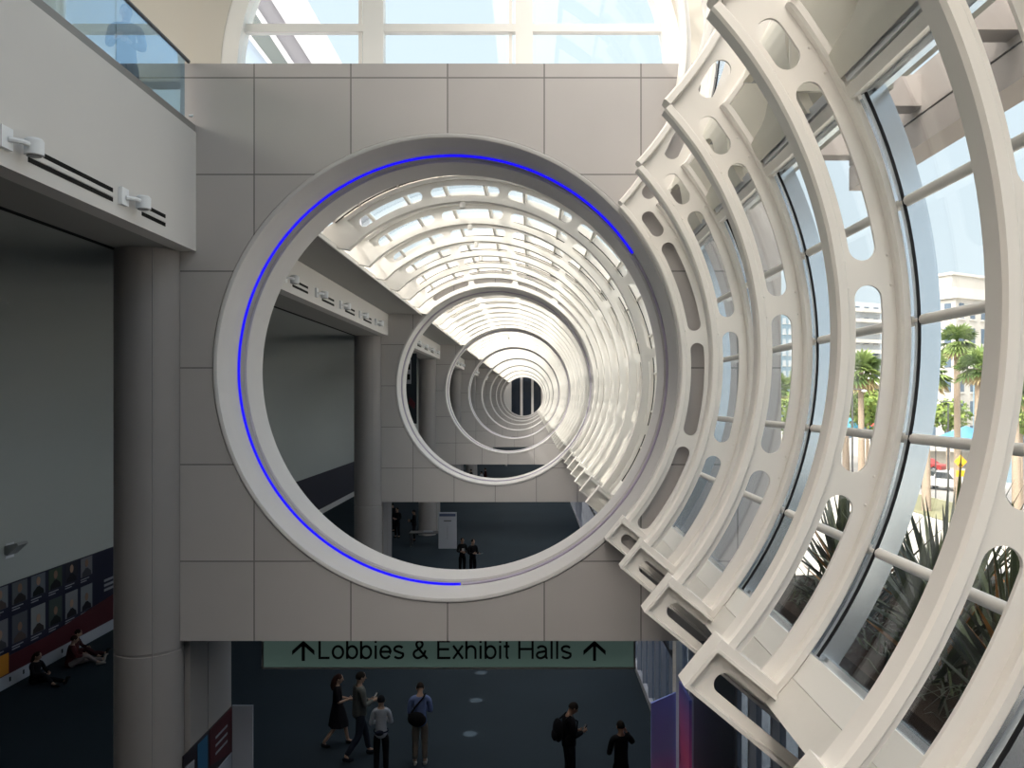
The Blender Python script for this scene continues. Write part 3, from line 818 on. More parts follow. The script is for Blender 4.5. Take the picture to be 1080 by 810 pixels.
# spots added under vault crown and ring walls to put light dots on the carpet
dl = None
for y in (17.1, 19.25, 21.4, 23.55, 45.9, 47.9, 49.6, 51.6, 54.2):
    under = 47.6 < y < 49.75
    z = H-3.83 if under else CZ+3.63
    t = thing('added_spot', 'small added spot making a light dot on the floor, %s from the nearest opening' % ORD[(17.1, 19.25, 21.4, 23.55, 45.9, 47.9, 49.6, 51.6, 54.2).index(y)], 'added_spot', (CX-.12, y, z), 'added spots along the tunnel axis')
    mb = MB(); mb.lathe([(0.02, .0), (0.055, -.005), (0.06, -.12), (0.05, -.12), (0.045, -.03)], (CX-.12, y, z), 16); mb.build('housing', M['white2'], t, smooth=True)
    L = bpy.data.lights.new('added_spot_beam', 'SPOT'); L.energy = 5000 if not under else 900; L.spot_size = RD(1.9 if not under else 4.5); L.spot_blend = 0.6; L.shadow_soft_size = 0.03; L.color = (1, .97, .92)
    lo = bpy.data.objects.new('added_spot_beam', L); C.objects.link(lo); lo.location = (0, 0, -.13); lo.parent = t

# ------------------------------------------------------------------ people
def skin(verts, edges, radii, root=0, sub=2):
    me = bpy.data.meshes.new('sk'); me.from_pydata([tuple(v) for v in verts], edges, [])
    ob = bpy.data.objects.new('sk', me); C.objects.link(ob)
    md = ob.modifiers.new('skin', 'SKIN'); md.use_smooth_shade = True
    for k, r in enumerate(radii):
        r = r if hasattr(r, '__len__') else (r, r)
        me.skin_vertices[0].data[k].radius = r
        me.skin_vertices[0].data[k].use_root = (k == root)
    sb = ob.modifiers.new('sub', 'SUBSURF'); sb.levels = sub; sb.render_levels = sub
    dg = bpy.context.evaluated_depsgraph_get(); dg.update()
    out = bpy.data.meshes.new_from_object(ob.evaluated_get(dg))
    bpy.data.objects.remove(ob); bpy.data.meshes.remove(me)
    return out

def mb_from_mesh(mb, me):
    mb.add([tuple(v.co) for v in me.vertices], [tuple(p.vertices) for p in me.polygons])
    bpy.data.meshes.remove(me)

SKINS = [mat('skin_light', (0.30, 0.19, 0.14), 0.55, 0.3), mat('skin_tan', (0.20, 0.115, 0.08), 0.55, 0.3)]
EYE = mat('eye_dark', (0.015, 0.012, 0.01), 0.3, 0.5)
LIP = mat('lip', (0.35, 0.13, 0.11), 0.5, 0.3)
_cl = {}
def cloth(col):
    if col not in _cl: _cl[col] = mat('cloth', tuple(c*.55 for c in col), 0.85, 0.1, noise=(9, 0.12))
    return _cl[col]

def person(label, loc, heading, h=1.75, pose=None, top=(0.1, 0.1, 0.1), legs=(0.03, 0.03, 0.04), shoes=(0.02, 0.02, 0.02), hair=(0.02, 0.015, 0.012),
           skin_i=0, long_hair=False, skirt=None, sleeves=True, group='people on the lower floor', fem=False):
    s = h/1.75
    J = dict(pel=(0, 0, .95), spi=(0, 0, 1.13), che=(0, .0, 1.32), nb=(0, -.01, 1.47), nt=(0, .0, 1.54), hd=(0, .025, 1.63), ht=(0, .02, 1.71),
             lcl=(-.10, 0, 1.43), rcl=(.10, 0, 1.43), lsh=(-.185, 0, 1.40), rsh=(.185, 0, 1.40), lel=(-.235, -.03, 1.12), rel=(.235, -.03, 1.12),
             lwr=(-.235, .07, .89), rwr=(.235, .07, .89), lhp=(-.09, 0, .90), rhp=(.09, 0, .90), lkn=(-.10, .03, .50), rkn=(.10, .03, .50),
             lan=(-.105, -.02, .085), ran=(.105, -.02, .085), lto=(-.12, .12, .035), rto=(.12, .12, .035))
    if fem:
        for k in ('lsh', 'rsh'): J[k] = (J[k][0]*0.87, 0, 1.39)
    if pose: J.update(pose)
    J = {k: Vector(v)*s for k, v in J.items()}
    t = thing('person', label, 'person', loc, group, None, heading)
    names = ['pel', 'spi', 'che', 'nb', 'nt', 'hd', 'ht', 'lcl', 'lsh', 'lel', 'lwr', 'rcl', 'rsh', 'rel', 'rwr', 'lhp', 'lkn', 'lan', 'lto', 'rhp', 'rkn', 'ran', 'rto']
    ed = [('pel', 'spi'), ('spi', 'che'), ('che', 'nb'), ('nb', 'nt'), ('nt', 'hd'), ('hd', 'ht'), ('che', 'lcl'), ('lcl', 'lsh'), ('lsh', 'lel'), ('lel', 'lwr'),
          ('che', 'rcl'), ('rcl', 'rsh'), ('rsh', 'rel'), ('rel', 'rwr'), ('pel', 'lhp'), ('lhp', 'lkn'), ('lkn', 'lan'), ('lan', 'lto'), ('pel', 'rhp'), ('rhp', 'rkn'), ('rkn', 'ran'), ('ran', 'rto')]
    rad = dict(pel=.125, spi=.112, che=.125, nb=.062, nt=.052, hd=.088, ht=.06, lcl=.075, rcl=.075, lsh=.058, rsh=.058, lel=.041, rel=.041, lwr=.027, rwr=.027,
               lhp=.085, rhp=.085, lkn=.056, rkn=.056, lan=.04, ran=.04, lto=.034, rto=.034)
    if fem: rad.update(spi=.095, che=.108, lsh=.05, rsh=.05, lel=.035, rel=.035)
    ix = {k: i for i, k in enumerate(names)}
    mb = MB()
    mb_from_mesh(mb, skin([J[k] for k in names], [(ix[a], ix[b]) for a, b in ed], [rad[k]*s*(.74 if k in ('pel', 'spi', 'lhp', 'rhp') else .9 if k == 'che' else 1) for k in names]))
    # head shape, ears, nose, eyes, mouth; frame of the head
    hd = J['hd']; up = (J['ht']-J['nt']).normalized(); fw = Vector((0, 1, 0)); fw = (fw - fw.dot(up)*up).normalized()
    if 'look' in (pose or {}):
        pass
    rt = fw.cross(up).normalized(); R3 = Matrix((rt, fw, up)).transposed()
    P = lambda x, y, z: hd + R3 @ (Vector((x, y, z))*s)
    mb.ball(P(0, .012, .012), (.074*s, .094*s, .112*s), 16, 12, R3)
    mb.ball(P(0, .03, -.065), (.05*s, .055*s, .045*s), 12, 8, R3)      # jaw
    mb.tube([P(0, .095, .035), P(0, .122, -.018), P(0, .095, -.026)], [.006*s, .014*s, .008*s], 8)   # nose
    for sg in (-1, 1): mb.ball(P(sg*.077, 0, .0), (.012*s, .022*s, .032*s), 8, 6, R3)     # ears
    mb.cur = 1
    for sg in (-1, 1): mb.ball(P(sg*.03, .098, .02), (.012*s, .007*s, .007*s), 8, 6, R3)
    mb.cur = 2
    mb.ball(P(0, .093, -.052), (.022*s, .008*s, .007*s), 8, 6, R3); mb.cur = 0
    # hands: palm, four fingers, thumb
    for sd, sg in (('l', -1), ('r', 1)):
        el, wr = J[sd+'el'], J[sd+'wr']; d = (wr-el).normalized()
        side = Vector((0, 1, 0)) if abs(d.y) < 0.8 else Vector((0, 0, 1))
        a = (side - side.dot(d)*d).normalized(); nrm = d.cross(a).normalized()*sg
        pc = wr + d*.05*s
        mb.tube([wr - d*.01*s, wr + d*.03*s, wr + d*.085*s], [.025*s, .034*s, .031*s], 10)
        for q, (off, ln) in enumerate(((-.027, .062), (-.009, .076), (.009, .082), (.027, .072))):
            b0 = wr + d*.08*s + a*off*s; b1 = b0 + (d*.8 - nrm*.35)*ln*.5*s; b2 = b1 + (d*.45 - nrm*.75)*ln*.5*s
            mb.tube([b0, b1, b2], [.0095*s, .0085*s, .0065*s], 8)
        b0 = wr + d*.025*s + a*.03*s; b1 = b0 + (d*.5 + a*.7 - nrm*.2)*.035*s; b2 = b1 + (d*.85 + a*.2 - nrm*.3)*.03*s
        mb.tube([b0, b1, b2], [.012*s, .0105*s, .008*s], 8)
    mb.build('body', [SKINS[skin_i], EYE, LIP], t, smooth=True)
    # top
    tn = ['pel', 'spi', 'che', 'nb', 'lcl', 'lsh', 'lel', 'rcl', 'rsh', 'rel'] + (['lwr', 'rwr'] if sleeves else [])
    te = [e for e in ed if e[0] in tn and e[1] in tn]
    V = {k: J[k].copy() for k in tn}
    if sleeves:
        for sd in 'lr': V[sd+'wr'] = J[sd+'el'].lerp(J[sd+'wr'], .93)
    V['nb'] = J['che'].lerp(J['nb'], .78); V['pel'] = J['pel'] - (J['spi']-J['pel'])*.8
    it = {k: i for i, k in enumerate(tn)}
    mb = MB(); mb_from_mesh(mb, skin([V[k] for k in tn], [(it[a], it[b]) for a, b in te],
                                     [(rad[k] + (.045 if k == 'pel' else .030 if k in ('spi', 'che') else .018))*s for k in tn]))
    mb.build('top', cloth(top), t, smooth=True)
    # trousers
    if skirt is None:
        J['wst'] = J['pel'].lerp(J['spi'], .45); rad['wst'] = .124
        ln = ['pel', 'wst', 'lhp', 'lkn', 'lan', 'rhp', 'rkn', 'ran']; il = {k: i for i, k in enumerate(ln)}
        le = [e for e in ed if e[0] in ln and e[1] in ln] + [('pel', 'wst')]
        V = {k: J[k].copy() for k in ln}
        for sd in 'lr': V[sd+'an'] = J[sd+'kn'].lerp(J[sd+'an'], .95)
        mb = MB(); mb_from_mesh(mb, skin([V[k] for k in ln], [(il[a], il[b]) for a, b in le], [(rad[k]+.020)*s for k in ln]))
        mb.build('trousers', cloth(legs), t, smooth=True)
    else:
        hem = skirt*s; c = J['pel']
        ang = [2*pi*k/28 for k in range(28)]; vs = []; rows = 7
        for q in range(rows):
            f = q/(rows-1); z = (c.z+.12*s)*(1-f) + hem*f; r0 = (.135 + .15*f**0.8)*s
            k2 = (J['lkn']+J['rkn'])/2; off = (k2-c)*f*.6
            for k, a in enumerate(ang):
                rr = r0*(1+.06*f*sin(7*a)); vs.append((c.x+off.x+rr*cos(a), c.y+off.y+rr*.85*sin(a), z))
        mb = MB(); mb.add(vs, [(q*28+k, q*28+(k+1) % 28, (q+1)*28+(k+1) % 28, (q+1)*28+k) for q in range(rows-1) for k in range(28)])
        mb.build('skirt', cloth(legs), t, smooth=True)
    # shoes
    for sd in 'lr':
        an, to = J[sd+'an'], J[sd+'to']; d = (to-an); d.z = 0; d.normalize(); tl = Vector((to.x, to.y, to.z))
        hl = an - d*.05*s
        mb = MB(); mb.tube([Vector((hl.x, hl.y, an.z-.045*s)), Vector((an.x, an.y, an.z-.04*s)), tl + Vector((0, 0, .005*s)), tl + d*.075*s],
                           [.036*s, .050*s, .043*s, .022*s], 10)
        mb.build('shoe', cloth(shoes), t, smooth=True)
    # hair
    mb = MB(); n1 = len(mb.v)
    nu, nv = 18, 9; vs = []; fs = []
    for j in range(nv+1):
        th = (0.62*pi)*j/nv
        for i in range(nu):
            ph = 2*pi*i/nu; f = 1 - .42*max(0, sin(ph))*(j/nv)**1.0      # shorter over the face
            tt = th*f
            vs.append(P(.083*sin(tt)*cos(ph), .104*sin(tt)*sin(ph)-.004, .022+.108*cos(tt)))
    fs = [(j*nu+i, (j+1)*nu+i, (j+1)*nu+(i+1) % nu, j*nu+(i+1) % nu) for j in range(nv) for i in range(nu)]
    mb.add(vs, fs)
    if long_hair:
        mb.tube([P(0, -.05, .05), P(0, -.085, -.05), P(0, -.10, -.17), P(0, -.09, -.27)], [.07*s, .082*s, .085*s, .045*s], 12)
    mb.build('hair', cloth(hair), t, smooth=True)
    t['_s'] = s
    return t

def world_of(t, p):
    return Matrix.Translation(t.location) @ Matrix.Rotation(t.rotation_euler.z, 4, 'Z') @ Vector(p)

def backpack(t, label, col, name='backpack', cat='backpack'):
    s = t['_s']
    b = thing(name, label, cat, t.location, None, None, t.rotation_euler.z)
    mb = MB(); mb.ball((0, -.235*s, 1.22*s), (.155*s, .10*s, .235*s), 16, 12); mb.build('pack', cloth(col), b, smooth=True)
    mb = MB(); mb.ball((0, -.315*s, 1.13*s), (.115*s, .05*s, .11*s), 12, 8); mb.build('pocket', cloth(col), b, smooth=True)
    for sg in (-1, 1):
        mb = MB(); mb.tube([(sg*.09*s, -.16*s, 1.40*s), (sg*.105*s, -.02*s, 1.50*s), (sg*.115*s, .14*s, 1.38*s), (sg*.12*s, .12*s, 1.18*s), (sg*.13*s, -.13*s, 1.08*s)], .017*s, 8)
        mb.build('strap', cloth(col), b, smooth=True)
    return b

def shoulder_bag(t, label, col):
    s = t['_s']
    b = thing('shoulder_bag', label, 'bag', t.location, None, None, t.rotation_euler.z)
    R_ = Euler((0, RD(12), 0)).to_matrix()
    mb = MB(); mb.ball((-.06*s, -.235*s, 1.06*s), (.20*s, .095*s, .155*s), 16, 10, R_); mb.build('pouch', cloth(col), b, smooth=True)
    mb = MB(); mb.tube([(-.22*s, -.18*s, 1.10*s), (-.10*s, -.185*s, 1.30*s), (.07*s, -.13*s, 1.47*s), (.11*s, 0, 1.51*s), (.06*s, .13*s, 1.42*s), (-.10*s, .19*s, 1.2*s), (-.24*s, .05*s, 1.06*s), (-.23*s, -.16*s, 1.06*s)], .02*s, 8)
    mb.build('strap', cloth(col), b, smooth=True)
    return b

def held(t, p, label, col, size=(.04, .008, .075), name='phone', cat='phone', tilt=35):
    q = world_of(t, Vector(p)*t['_s'])
    b = thing(name, label, cat, q, None, None, t.rotation_euler.z)
    R_ = Euler((RD(-tilt), 0, 0)).to_matrix()
    mb = MB(); mb.obox((0, 0, 0), R_ @ Vector((size[0], 0, 0)), R_ @ Vector((0, size[1], 0)), R_ @ Vector((0, 0, size[2]))); mb.build('case', M['black'] if name == 'phone' else cloth(col), b)
    if name == 'phone':
        mb = MB(); mb.obox(R_ @ Vector((0, -size[1]-.001, 0)), R_ @ Vector((size[0]*.92, 0, 0)), R_ @ Vector((0, .001, 0)), R_ @ Vector((0, 0, size[2]*.92))); mb.build('screen', cloth(col), b)
    return b

HOLD = dict(rel=(.23, .02, 1.13), rwr=(.10, .27, 1.16), lel=(-.23, .0, 1.12), lwr=(-.07, .26, 1.12))
DOWN = dict(nt=(0, .03, 1.535), hd=(0, .085, 1.605), ht=(0, .125, 1.675))
FX = RD(-90)     # facing +x
def fl(px, py): d = F*H/(py-VY); return ((px-VX)*d/F, d, 0)

# walking group below the sign
WALK = dict(lkn=(-.10, .16, .53), lan=(-.10, .24, .10), lto=(-.10, .38, .04), rkn=(.10, -.05, .50), ran=(.10, -.33, .14), rto=(.10, -.24, .05))
p = person('person in a long black dress with long auburn hair, holding a phone', fl(356, 787), RD(-80), 1.64, {**HOLD, **WALK}, top=(.014, .012, .016), legs=(.012, .011, .015),
           shoes=(.012, .012, .015), hair=(.055, .022, .016), long_hair=True, skirt=.52, sleeves=False, fem=True)
held(p, (.02, .35, 1.20), 'pale phone in the hands of the person in the black dress', (.45, .47, .5))
p = person('tall person in a grey sweater and dark jeans walking past', fl(379, 800), RD(-58), 1.90, {**HOLD, **WALK}, top=(.16, .165, .155), legs=(.028, .035, .055), shoes=(.014, .018, .028))
held(p, (.03, .34, 1.22), 'white phone held by the tall person in grey', (.6, .62, .65))
p = person('person in a white blouse and black trousers seen from behind', fl(402, 817), RD(8), 1.66, {**HOLD, 'lkn': (-.10, .02, .5)}, top=(.47, .50, .57), legs=(.010, .010, .013), hair=(.012, .012, .016), fem=True)
s_ = p['_s']
b = thing('waist_pouch', 'small dark pouch on the back of the white blouse', 'bag', p.location, None, None, p.rotation_euler.z)
mb = MB(); mb.ball((-.03*s_, -.165*s_, .99*s_), (.10*s_, .05*s_, .06*s_), 12, 8); mb.build('pouch', cloth((.02, .025, .05)), b, smooth=True)
mb = MB(); mb.arc([(.155*s_, -.0), (.165*s_, -.0), (.165*s_, .03), (.155*s_, .03)], 0, 0, 0, 360, 24); mb.v = [(x, z, .97*s_+y) for x, y, z in mb.v]; mb.build('belt', cloth((.02, .025, .05)), b)
p = person('person in a light blue shirt and khaki trousers looking down', fl(443, 806), RD(6), 1.76, {**HOLD, **DOWN}, top=(.17, .23, .46), legs=(.20, .17, .145), shoes=(.50, .48, .45), hair=(.03, .02, .016))
shoulder_bag(p, 'black shoulder bag on the back of the blue shirt', (.008, .008, .010))
p = person('person in black with a backpack, head bent over a phone', ((600-VX)*16.5/F, 16.5, 0), RD(-70), 1.78, {**HOLD, **DOWN}, top=(.006, .006, .009), legs=(.006, .007, .012), skin_i=1)
backpack(p, 'black backpack on the person bent over a phone', (.007, .007, .010))
held(p, (.02, .33, 1.20), 'small phone held by the person with the backpack', (.2, .22, .25))
p = person('stocky person in black raising a hand to the ear, seen from behind', ((655-VX)*15.8/F, 15.8, 0), RD(15), 1.66,
           dict(rel=(.30, .08, 1.24), rwr=(.14, .10, 1.50), lel=(-.25, .02, 1.12), lwr=(-.20, .2, 1.05)), top=(.007, .007, .010), legs=(.006, .006, .009), skin_i=1)
# farther people, seen through the nearest opening
p = person('person in black with a white badge beside the white board', ((487.5-VX)*36.5/F, 36.5, 0), RD(195), 1.70, HOLD, top=(.008, .008, .010), legs=(.008, .008, .010), fem=True, skin_i=1, group='people seen through the nearest opening')
held(p, (0, .20, 1.22), 'white badge hanging on the person beside the white board', (.7, .7, .7), (.05, .004, .07), 'name_badge', 'badge', 0)
p = person('person in black holding out a pale sheet', ((498.5-VX)*36/F, 36.0, 0), RD(215), 1.72, {**HOLD, 'lwr': (-.12, .38, 1.15)}, top=(.009, .009, .012), legs=(.008, .008, .010), group='people seen through the nearest opening')
held(p, (-.06, .48, 1.16), 'pale sheet held out by a person in black', (.6, .6, .6), (.12, .003, .10), 'paper_sheet', 'paper', 80)
for k, (px, d, hd_, lb) in enumerate(((419, 46.5, 160, 'dark figure standing beside the far pier, seen through the nearest opening'), (437, 45.5, 100, 'dark figure standing by the low table'),
                                      (414, 48.5, 60, 'dark figure farthest left behind the far pier'))):
    person(lb, ((px-VX)*d/F, d, 0), RD(hd_), 1.72, HOLD, top=(.012, .012, .014), legs=(.010, .010, .012), skin_i=k % 2, group='people seen through the nearest opening')
person('person in black under the second opening, farther along', ((497-VX)*72/F, 72, 0), RD(120), 1.72, HOLD, top=(.010, .010, .012), group='people under the far openings')
person('person in pale top under the second opening', ((508-VX)*71/F, 71, 0), RD(60), 1.62, HOLD, top=(.42, .42, .44), group='people under the far openings')
person('person in dark red under the second opening', ((512-VX)*73/F, 73, 0), RD(90), 1.74, HOLD, top=(.05, .012, .012), group='people under the far openings')
# sitting on the floor by the poster wall
SIT = dict(pel=(0, 0, .13), spi=(0, .02, .31), che=(0, .05, .50), nb=(0, .06, .65), nt=(0, .08, .72), hd=(0, .11, .81), ht=(0, .115, .89),
           lcl=(-.10, .05, .61), rcl=(.10, .05, .61), lsh=(-.185, .05, .58), rsh=(.185, .05, .58), lel=(-.23, .17, .36), rel=(.23, .17, .36), lwr=(-.12, .36, .33), rwr=(.12, .36, .33),
           lhp=(-.10, .05, .11), rhp=(.10, .05, .11), lkn=(-.13, .46, .13), rkn=(.13, .40, .36), lan=(-.14, .88, .09), ran=(.13, .72, .09), lto=(-.17, .93, .20), rto=(.14, .86, .05))
person('person in dark red sitting on the floor with legs stretched out', (-13.55, 24.0, 0), RD(-62), 1.75, SIT, top=(.10, .022, .026), legs=(.30, .25, .24), shoes=(.4, .36, .34), hair=(.05, .02, .015), group='people sitting by the poster wall')
person('person in dark clothes sitting on the floor, knees bent, nearer the camera', (-13.75, 22.6, 0), RD(-100), 1.7, SIT, top=(.012, .012, .016), legs=(.012, .014, .02), hair=(.04, .02, .016), long_hair=True, fem=True, group='people sitting by the poster wall')
person('person in patterned red sitting beside the one with stretched legs', (-13.85, 24.75, 0), RD(-75), 1.7, SIT, top=(.09, .03, .03), legs=(.06, .02, .025), hair=(.03, .015, .012), fem=True, group='people sitting by the poster wall')
# on the balcony
person('person in dark clothes standing behind the glass railing', (-5.95, 12.0, H+4.05), RD(200), 1.74, HOLD, top=(.012, .014, .025), legs=(.012, .014, .022), group='person on the balcony')

# ------------------------------------------------------------------ posters, boards, table
NAVY = mat('poster_navy', (0.006, 0.007, 0.026), 0.5, 0.3); RED = mat('poster_red', (0.06, 0.007, 0.012), 0.5, 0.3)
PALE = mat('poster_pale', (0.26, 0.27, 0.30), 0.6, 0.2); WHITEB = mat('board_white', (0.33, 0.35, 0.40), 0.6, 0.2)
t = thing('portrait_banner', 'long navy banner of portraits along the foot of the aisle wall', 'banner', (-14.3, 24, 0))
mb = MB(); mb.box(-14.36, -14.33, 14, 28.5, .80, H-5.08); mb.build('navy_sheet', NAVY, t)
mb = MB(); mb.prism_x([(14, .36), (28.5, .36), (28.5, 1.25), (24.2, .88), (14, .72)], -14.345, -14.315); mb.build('red_band', RED, t)
mb = MB(); mb.box(-14.355, -14.32, 14, 28.5, 0, .36); mb.build('white_skirt', WHITEB, t)
for y_ in (22.4, 23.0, 24.9, 25.9): mb = MB(); mb.box(-14.32, -14.315, y_, y_+.07, .14, .26); mb.build('socket', M['black'], t)
bgs = [(.10, .14, .10), (.33, .36, .40), (.42, .44, .46), (.05, .05, .07), (.20, .22, .24), (.10, .13, .12), (.30, .30, .34), (.22, .25, .30), (.36, .37, .40), (.16, .17, .2)]
who = [(.05, .05, .03), (.16, .12, .11), (.02, .02, .025), (.22, .05, .025), (.10, .10, .11), (.015, .02, .02), (.1, .1, .12), (.03, .03, .06), (.05, .04, .04), (.02, .02, .03)]
k = 0
for row, (z0, z1) in enumerate(((1.12, 1.90), (2.20, 2.80))):
    for c_ in range(9):
        y0 = 19.95 + .86*c_; y1 = y0 + .68
        if y1 > 27.3: continue
        pm = mat('portrait_back', tuple(c*.5 for c in bgs[(k*3+row) % 10]), 0.6, 0.2); wm_ = mat('portrait_figure', tuple(c*.5 for c in who[(k*7+row) % 10]), 0.6, 0.2)
        fm = SKINS[k % 2]
        mb = MB(); mb.box(-14.33, -14.322, y0, y1, z0, z1)
        f = mb.build('portrait', pm, t)
        mb = MB(); yc = (y0+y1)/2; hgt = z1-z0; hs = .78
        pts = [(yc-.27, z0+.005), (yc-.25, z0+.17*hs), (yc-.12, z0+.27*hs), (yc-.06, z0+.33*hs), (yc+.06, z0+.33*hs), (yc+.12, z0+.27*hs), (yc+.25, z0+.17*hs), (yc+.27, z0+.005)]
        mb.prism_x(pts, -14.322, -14.318); mb.build('shoulders', wm_, f)
        mb = MB(); mb.prism_x([(yc+.095*cos(2*pi*q/16), min(z1-.01, z0+.41*1.0+.125*sin(2*pi*q/16))) for q in range(16)], -14.3215, -14.316); mb.build('face', fm, f)
        for q in range(2):
            mb = MB(); mb.box(-14.33, -14.324, y0, y0+.5-.15*q, z0-.09-.07*q, z0-.06-.07*q); mb.build('caption_line', PALE, f)
        k += 1
for q in range(3):
    mb = MB(); mb.box(-14.33, -14.32, 27.4, 28.3-.1*q, 1.75-.16*q, 1.83-.16*q); mb.build('heading_line', PALE, t)
mb = MB(); mb.box(-14.33, -14.30, 21.95, 22.35, .40, .95)
tag(mb.build('floor_sign', mat('orange_card', (.42, .17, .02), .6, .2), org=(-14.3, 22.1, .4)), 'orange card leaning at the foot of the portrait banner', 'card')
t = thing('wall_light', 'angular grey uplight on the pale aisle wall above the banner', 'wall light', (-14.3, 22.4, H-4.1))
mb = MB(); mb.prism([(-14.3, H-4.22), (-14.22, H-4.26), (-13.92, H-3.98), (-13.95, H-3.92), (-14.3, H-4.0)], 22.15, 22.6); mb.build('shade', mat('uplight_grey', (.30, .31, .31), .5, .3), t)
mb = MB(); mb.box(-14.3, -14.28, 22.2, 22.55, H-4.35, H-3.95); mb.build('back_plate', M['fixture'], t)
ul = t
for k, y in enumerate((31.0, 37.0, 44.0)):
    dup(ul, (-14.3, y, H-4.1), 'angular grey uplight, %s beyond the nearest ring wall' % ORD[k], 'uplights on the aisle wall')

# poster wrap and white board at the pier
t = thing('poster_wrap', 'dark red and white poster wrapped around the foot of the near pier', 'poster', (-5.48, 14, 0))
mb = MB(); mb.box(-5.505, -5.49, 12.9, 15.0, 0, H-5.65); mb.build('dark_sheet', mat('poster_dark', (.02, .015, .02), .5, .3), t)
mb = MB(); mb.prism_x([(13.95, 1.62), (14.98, 1.42), (14.98, 2.24), (13.95, 2.24)], -5.49, -5.484); mb.build('red_sheet', RED, t)
mb = MB(); mb.prism_x([(12.9, .05), (14.98, .05), (14.98, 1.42), (13.6, 1.42), (12.9, 1.25)], -5.49, -5.483); mb.build('white_sheet', WHITEB, t)
mb = MB(); mb.prism_x([(13.45, 1.55), (13.85, 1.48), (13.85, 2.2), (13.45, 2.2)], -5.49, -5.482); mb.build('blue_sheet', mat('poster_blue', (.02, .10, .20), .5, .3), t)
mb = MB(); mb.prism_x([(12.95, 1.40), (13.30, 1.32), (13.30, 2.02), (12.95, 2.05)], -5.49, -5.481); mb.build('card', PALE, t)
for q in range(3):
    mb = MB(); mb.box(-5.49, -5.480, 14.2, 14.75, 1.98-.14*q, 2.02-.14*q); mb.build('text_line', PALE, t)
mb = MB(); mb.box(-5.50, -5.12, 15.03, 15.07, 0, H-5.65)
tag(mb.build('white_board', WHITEB, org=(-5.3, 15.05, 0)), 'plain white board standing beyond the near pier', 'board')
t = thing('notice_board', 'tall white notice board standing on the floor beyond the nearest opening', 'board', ((472-VX)*43/F, 43, 0))
x0, x1 = (462.5-VX)*43/F, (481.5-VX)*43/F
mb = MB(); mb.box(x0, x1, 43, 43.08, .02, 1.93); mb.build('panel', WHITEB, t)
mb = MB(); mb.box(x0+.05, x1-.05, 42.985, 43.0, 1.72, 1.86); mb.build('heading_band', mat('heading_blue', (.06, .08, .14), .6, .2), t)
mb = MB(); mb.box(x0+.28, x1-.28, 42.985, 43.0, 1.45, 1.52); mb.build('sub_heading', M['dark'], t)
mb = MB(); mb.box(x0+.45, x0+.49, 42.985, 43.0, .5, 1.2); mb.build('text_line', PALE, t)
t = thing('side_table', 'low dark table with papers beside the far column', 'table', ((450-VX)*44/F, 44, 0))
mb = MB(); mb.box(-6.5, -4.8, 43.6, 44.4, .70, .74); mb.build('tabletop', M['dark'], t)
for sx in (-6.42, -4.88):
    for sy in (43.68, 44.32):
        mb = MB(); mb.box(sx-.03, sx+.03, sy-.03, sy+.03, 0, .70); mb.build('leg', M['dark'], t)
mb = MB(); mb.box(-5.75, -5.25, 43.75, 44.05, .742, .80); tag(mb.build('paper_stack', PALE, org=(-5.5, 43.9, .742)), 'stack of white papers on the low table', 'papers')

# standing graphic boards by the right glazing
def gradient_board(name, c0, c1, c2, h):
    m = mat(name, c0, .5, .3); n, l = nodes(m)
    tc = n.new('ShaderNodeTexCoord'); sp = n.new('ShaderNodeSeparateXYZ'); l.new(tc.outputs['Object'], sp.inputs[0])
    mp = n.new('ShaderNodeMath'); mp.operation = 'DIVIDE'; mp.inputs[1].default_value = h; l.new(sp.outputs['Z'], mp.inputs[0])
    r_ = n.new('ShaderNodeValToRGB'); l.new(mp.outputs[0], r_.inputs[0])
    r_.color_ramp.elements[0].color = (*c2, 1); r_.color_ramp.elements[1].color = (*c0, 1); e = r_.color_ramp.elements.new(.5); e.color = (*c1, 1)
    l.new(r_.outputs[0], n['Principled BSDF'].inputs['Base Color']); return m
t = thing('graphic_board', 'blue to pink printed board standing before the lower right glazing', 'board', (2.42, 16.0, 0))
mb = MB(); mb.add([(2.37, 16.0, .03), (2.90, 16.25, .03), (2.90, 16.31, .03), (2.37, 16.06, .03), (2.37, 16.0, 1.93), (2.90, 16.25, 2.05), (2.90, 16.31, 2.05), (2.37, 16.06, 1.93)],
                  [(0, 3, 2, 1), (4, 5, 6, 7), (0, 1, 5, 4), (1, 2, 6, 5), (2, 3, 7, 6), (3, 0, 4, 7)])
mb.build('printed_panel', gradient_board('print_blue', (.26, .34, .80), (.30, .38, .80), (.80, .24, .62), 2.0), t)
mb = MB(); mb.box(2.40, 2.9, 15.95, 16.4, 0, .03); mb.build('foot', M['dark'], t)
t = thing('graphic_board', 'narrow pink printed board between the white post and the dark panel', 'board', (2.98, 15.7, 0))
mb = MB(); mb.box(2.95, 3.0, 15.15, 16.2, .03, 2.3); mb.build('printed_panel', gradient_board('print_pink', (.12, .14, .45), (.80, .14, .32), (.85, .25, .45), 2.3), t)
mb = MB(); mb.box(2.85, 3.02, 15.2, 16.15, 0, .03); mb.build('foot', M['dark'], t)
t = thing('hanging_banner', 'dark hanging banner with pale top beside the second column', 'banner', (-5.8, 40, H-1.2))
mb = MB(); mb.box(-6.15, -5.58, 40, 40.04, H-1.2, H+2.25); mb.build('dark_sheet', mat('banner_dark', (.010, .016, .022), .5, .3), t)
mb = MB(); mb.box(-6.10, -5.85, 39.985, 40, H+.75, H+1.95); mb.build('pale_panel', PALE, t)
for z_ in (.95, 1.45): mb = MB(); mb.box(-6.05, -5.9, 39.975, 39.985, H+z_, H+z_+.28); mb.build('dark_mark', M['black'], t)
mb = MB(); mb.prism([(-6.0, H-.2), (-5.7, H-.5), (-5.65, H-.2), (-5.9, H+.1)], 39.985, 40); mb.build('red_patch', RED, t)

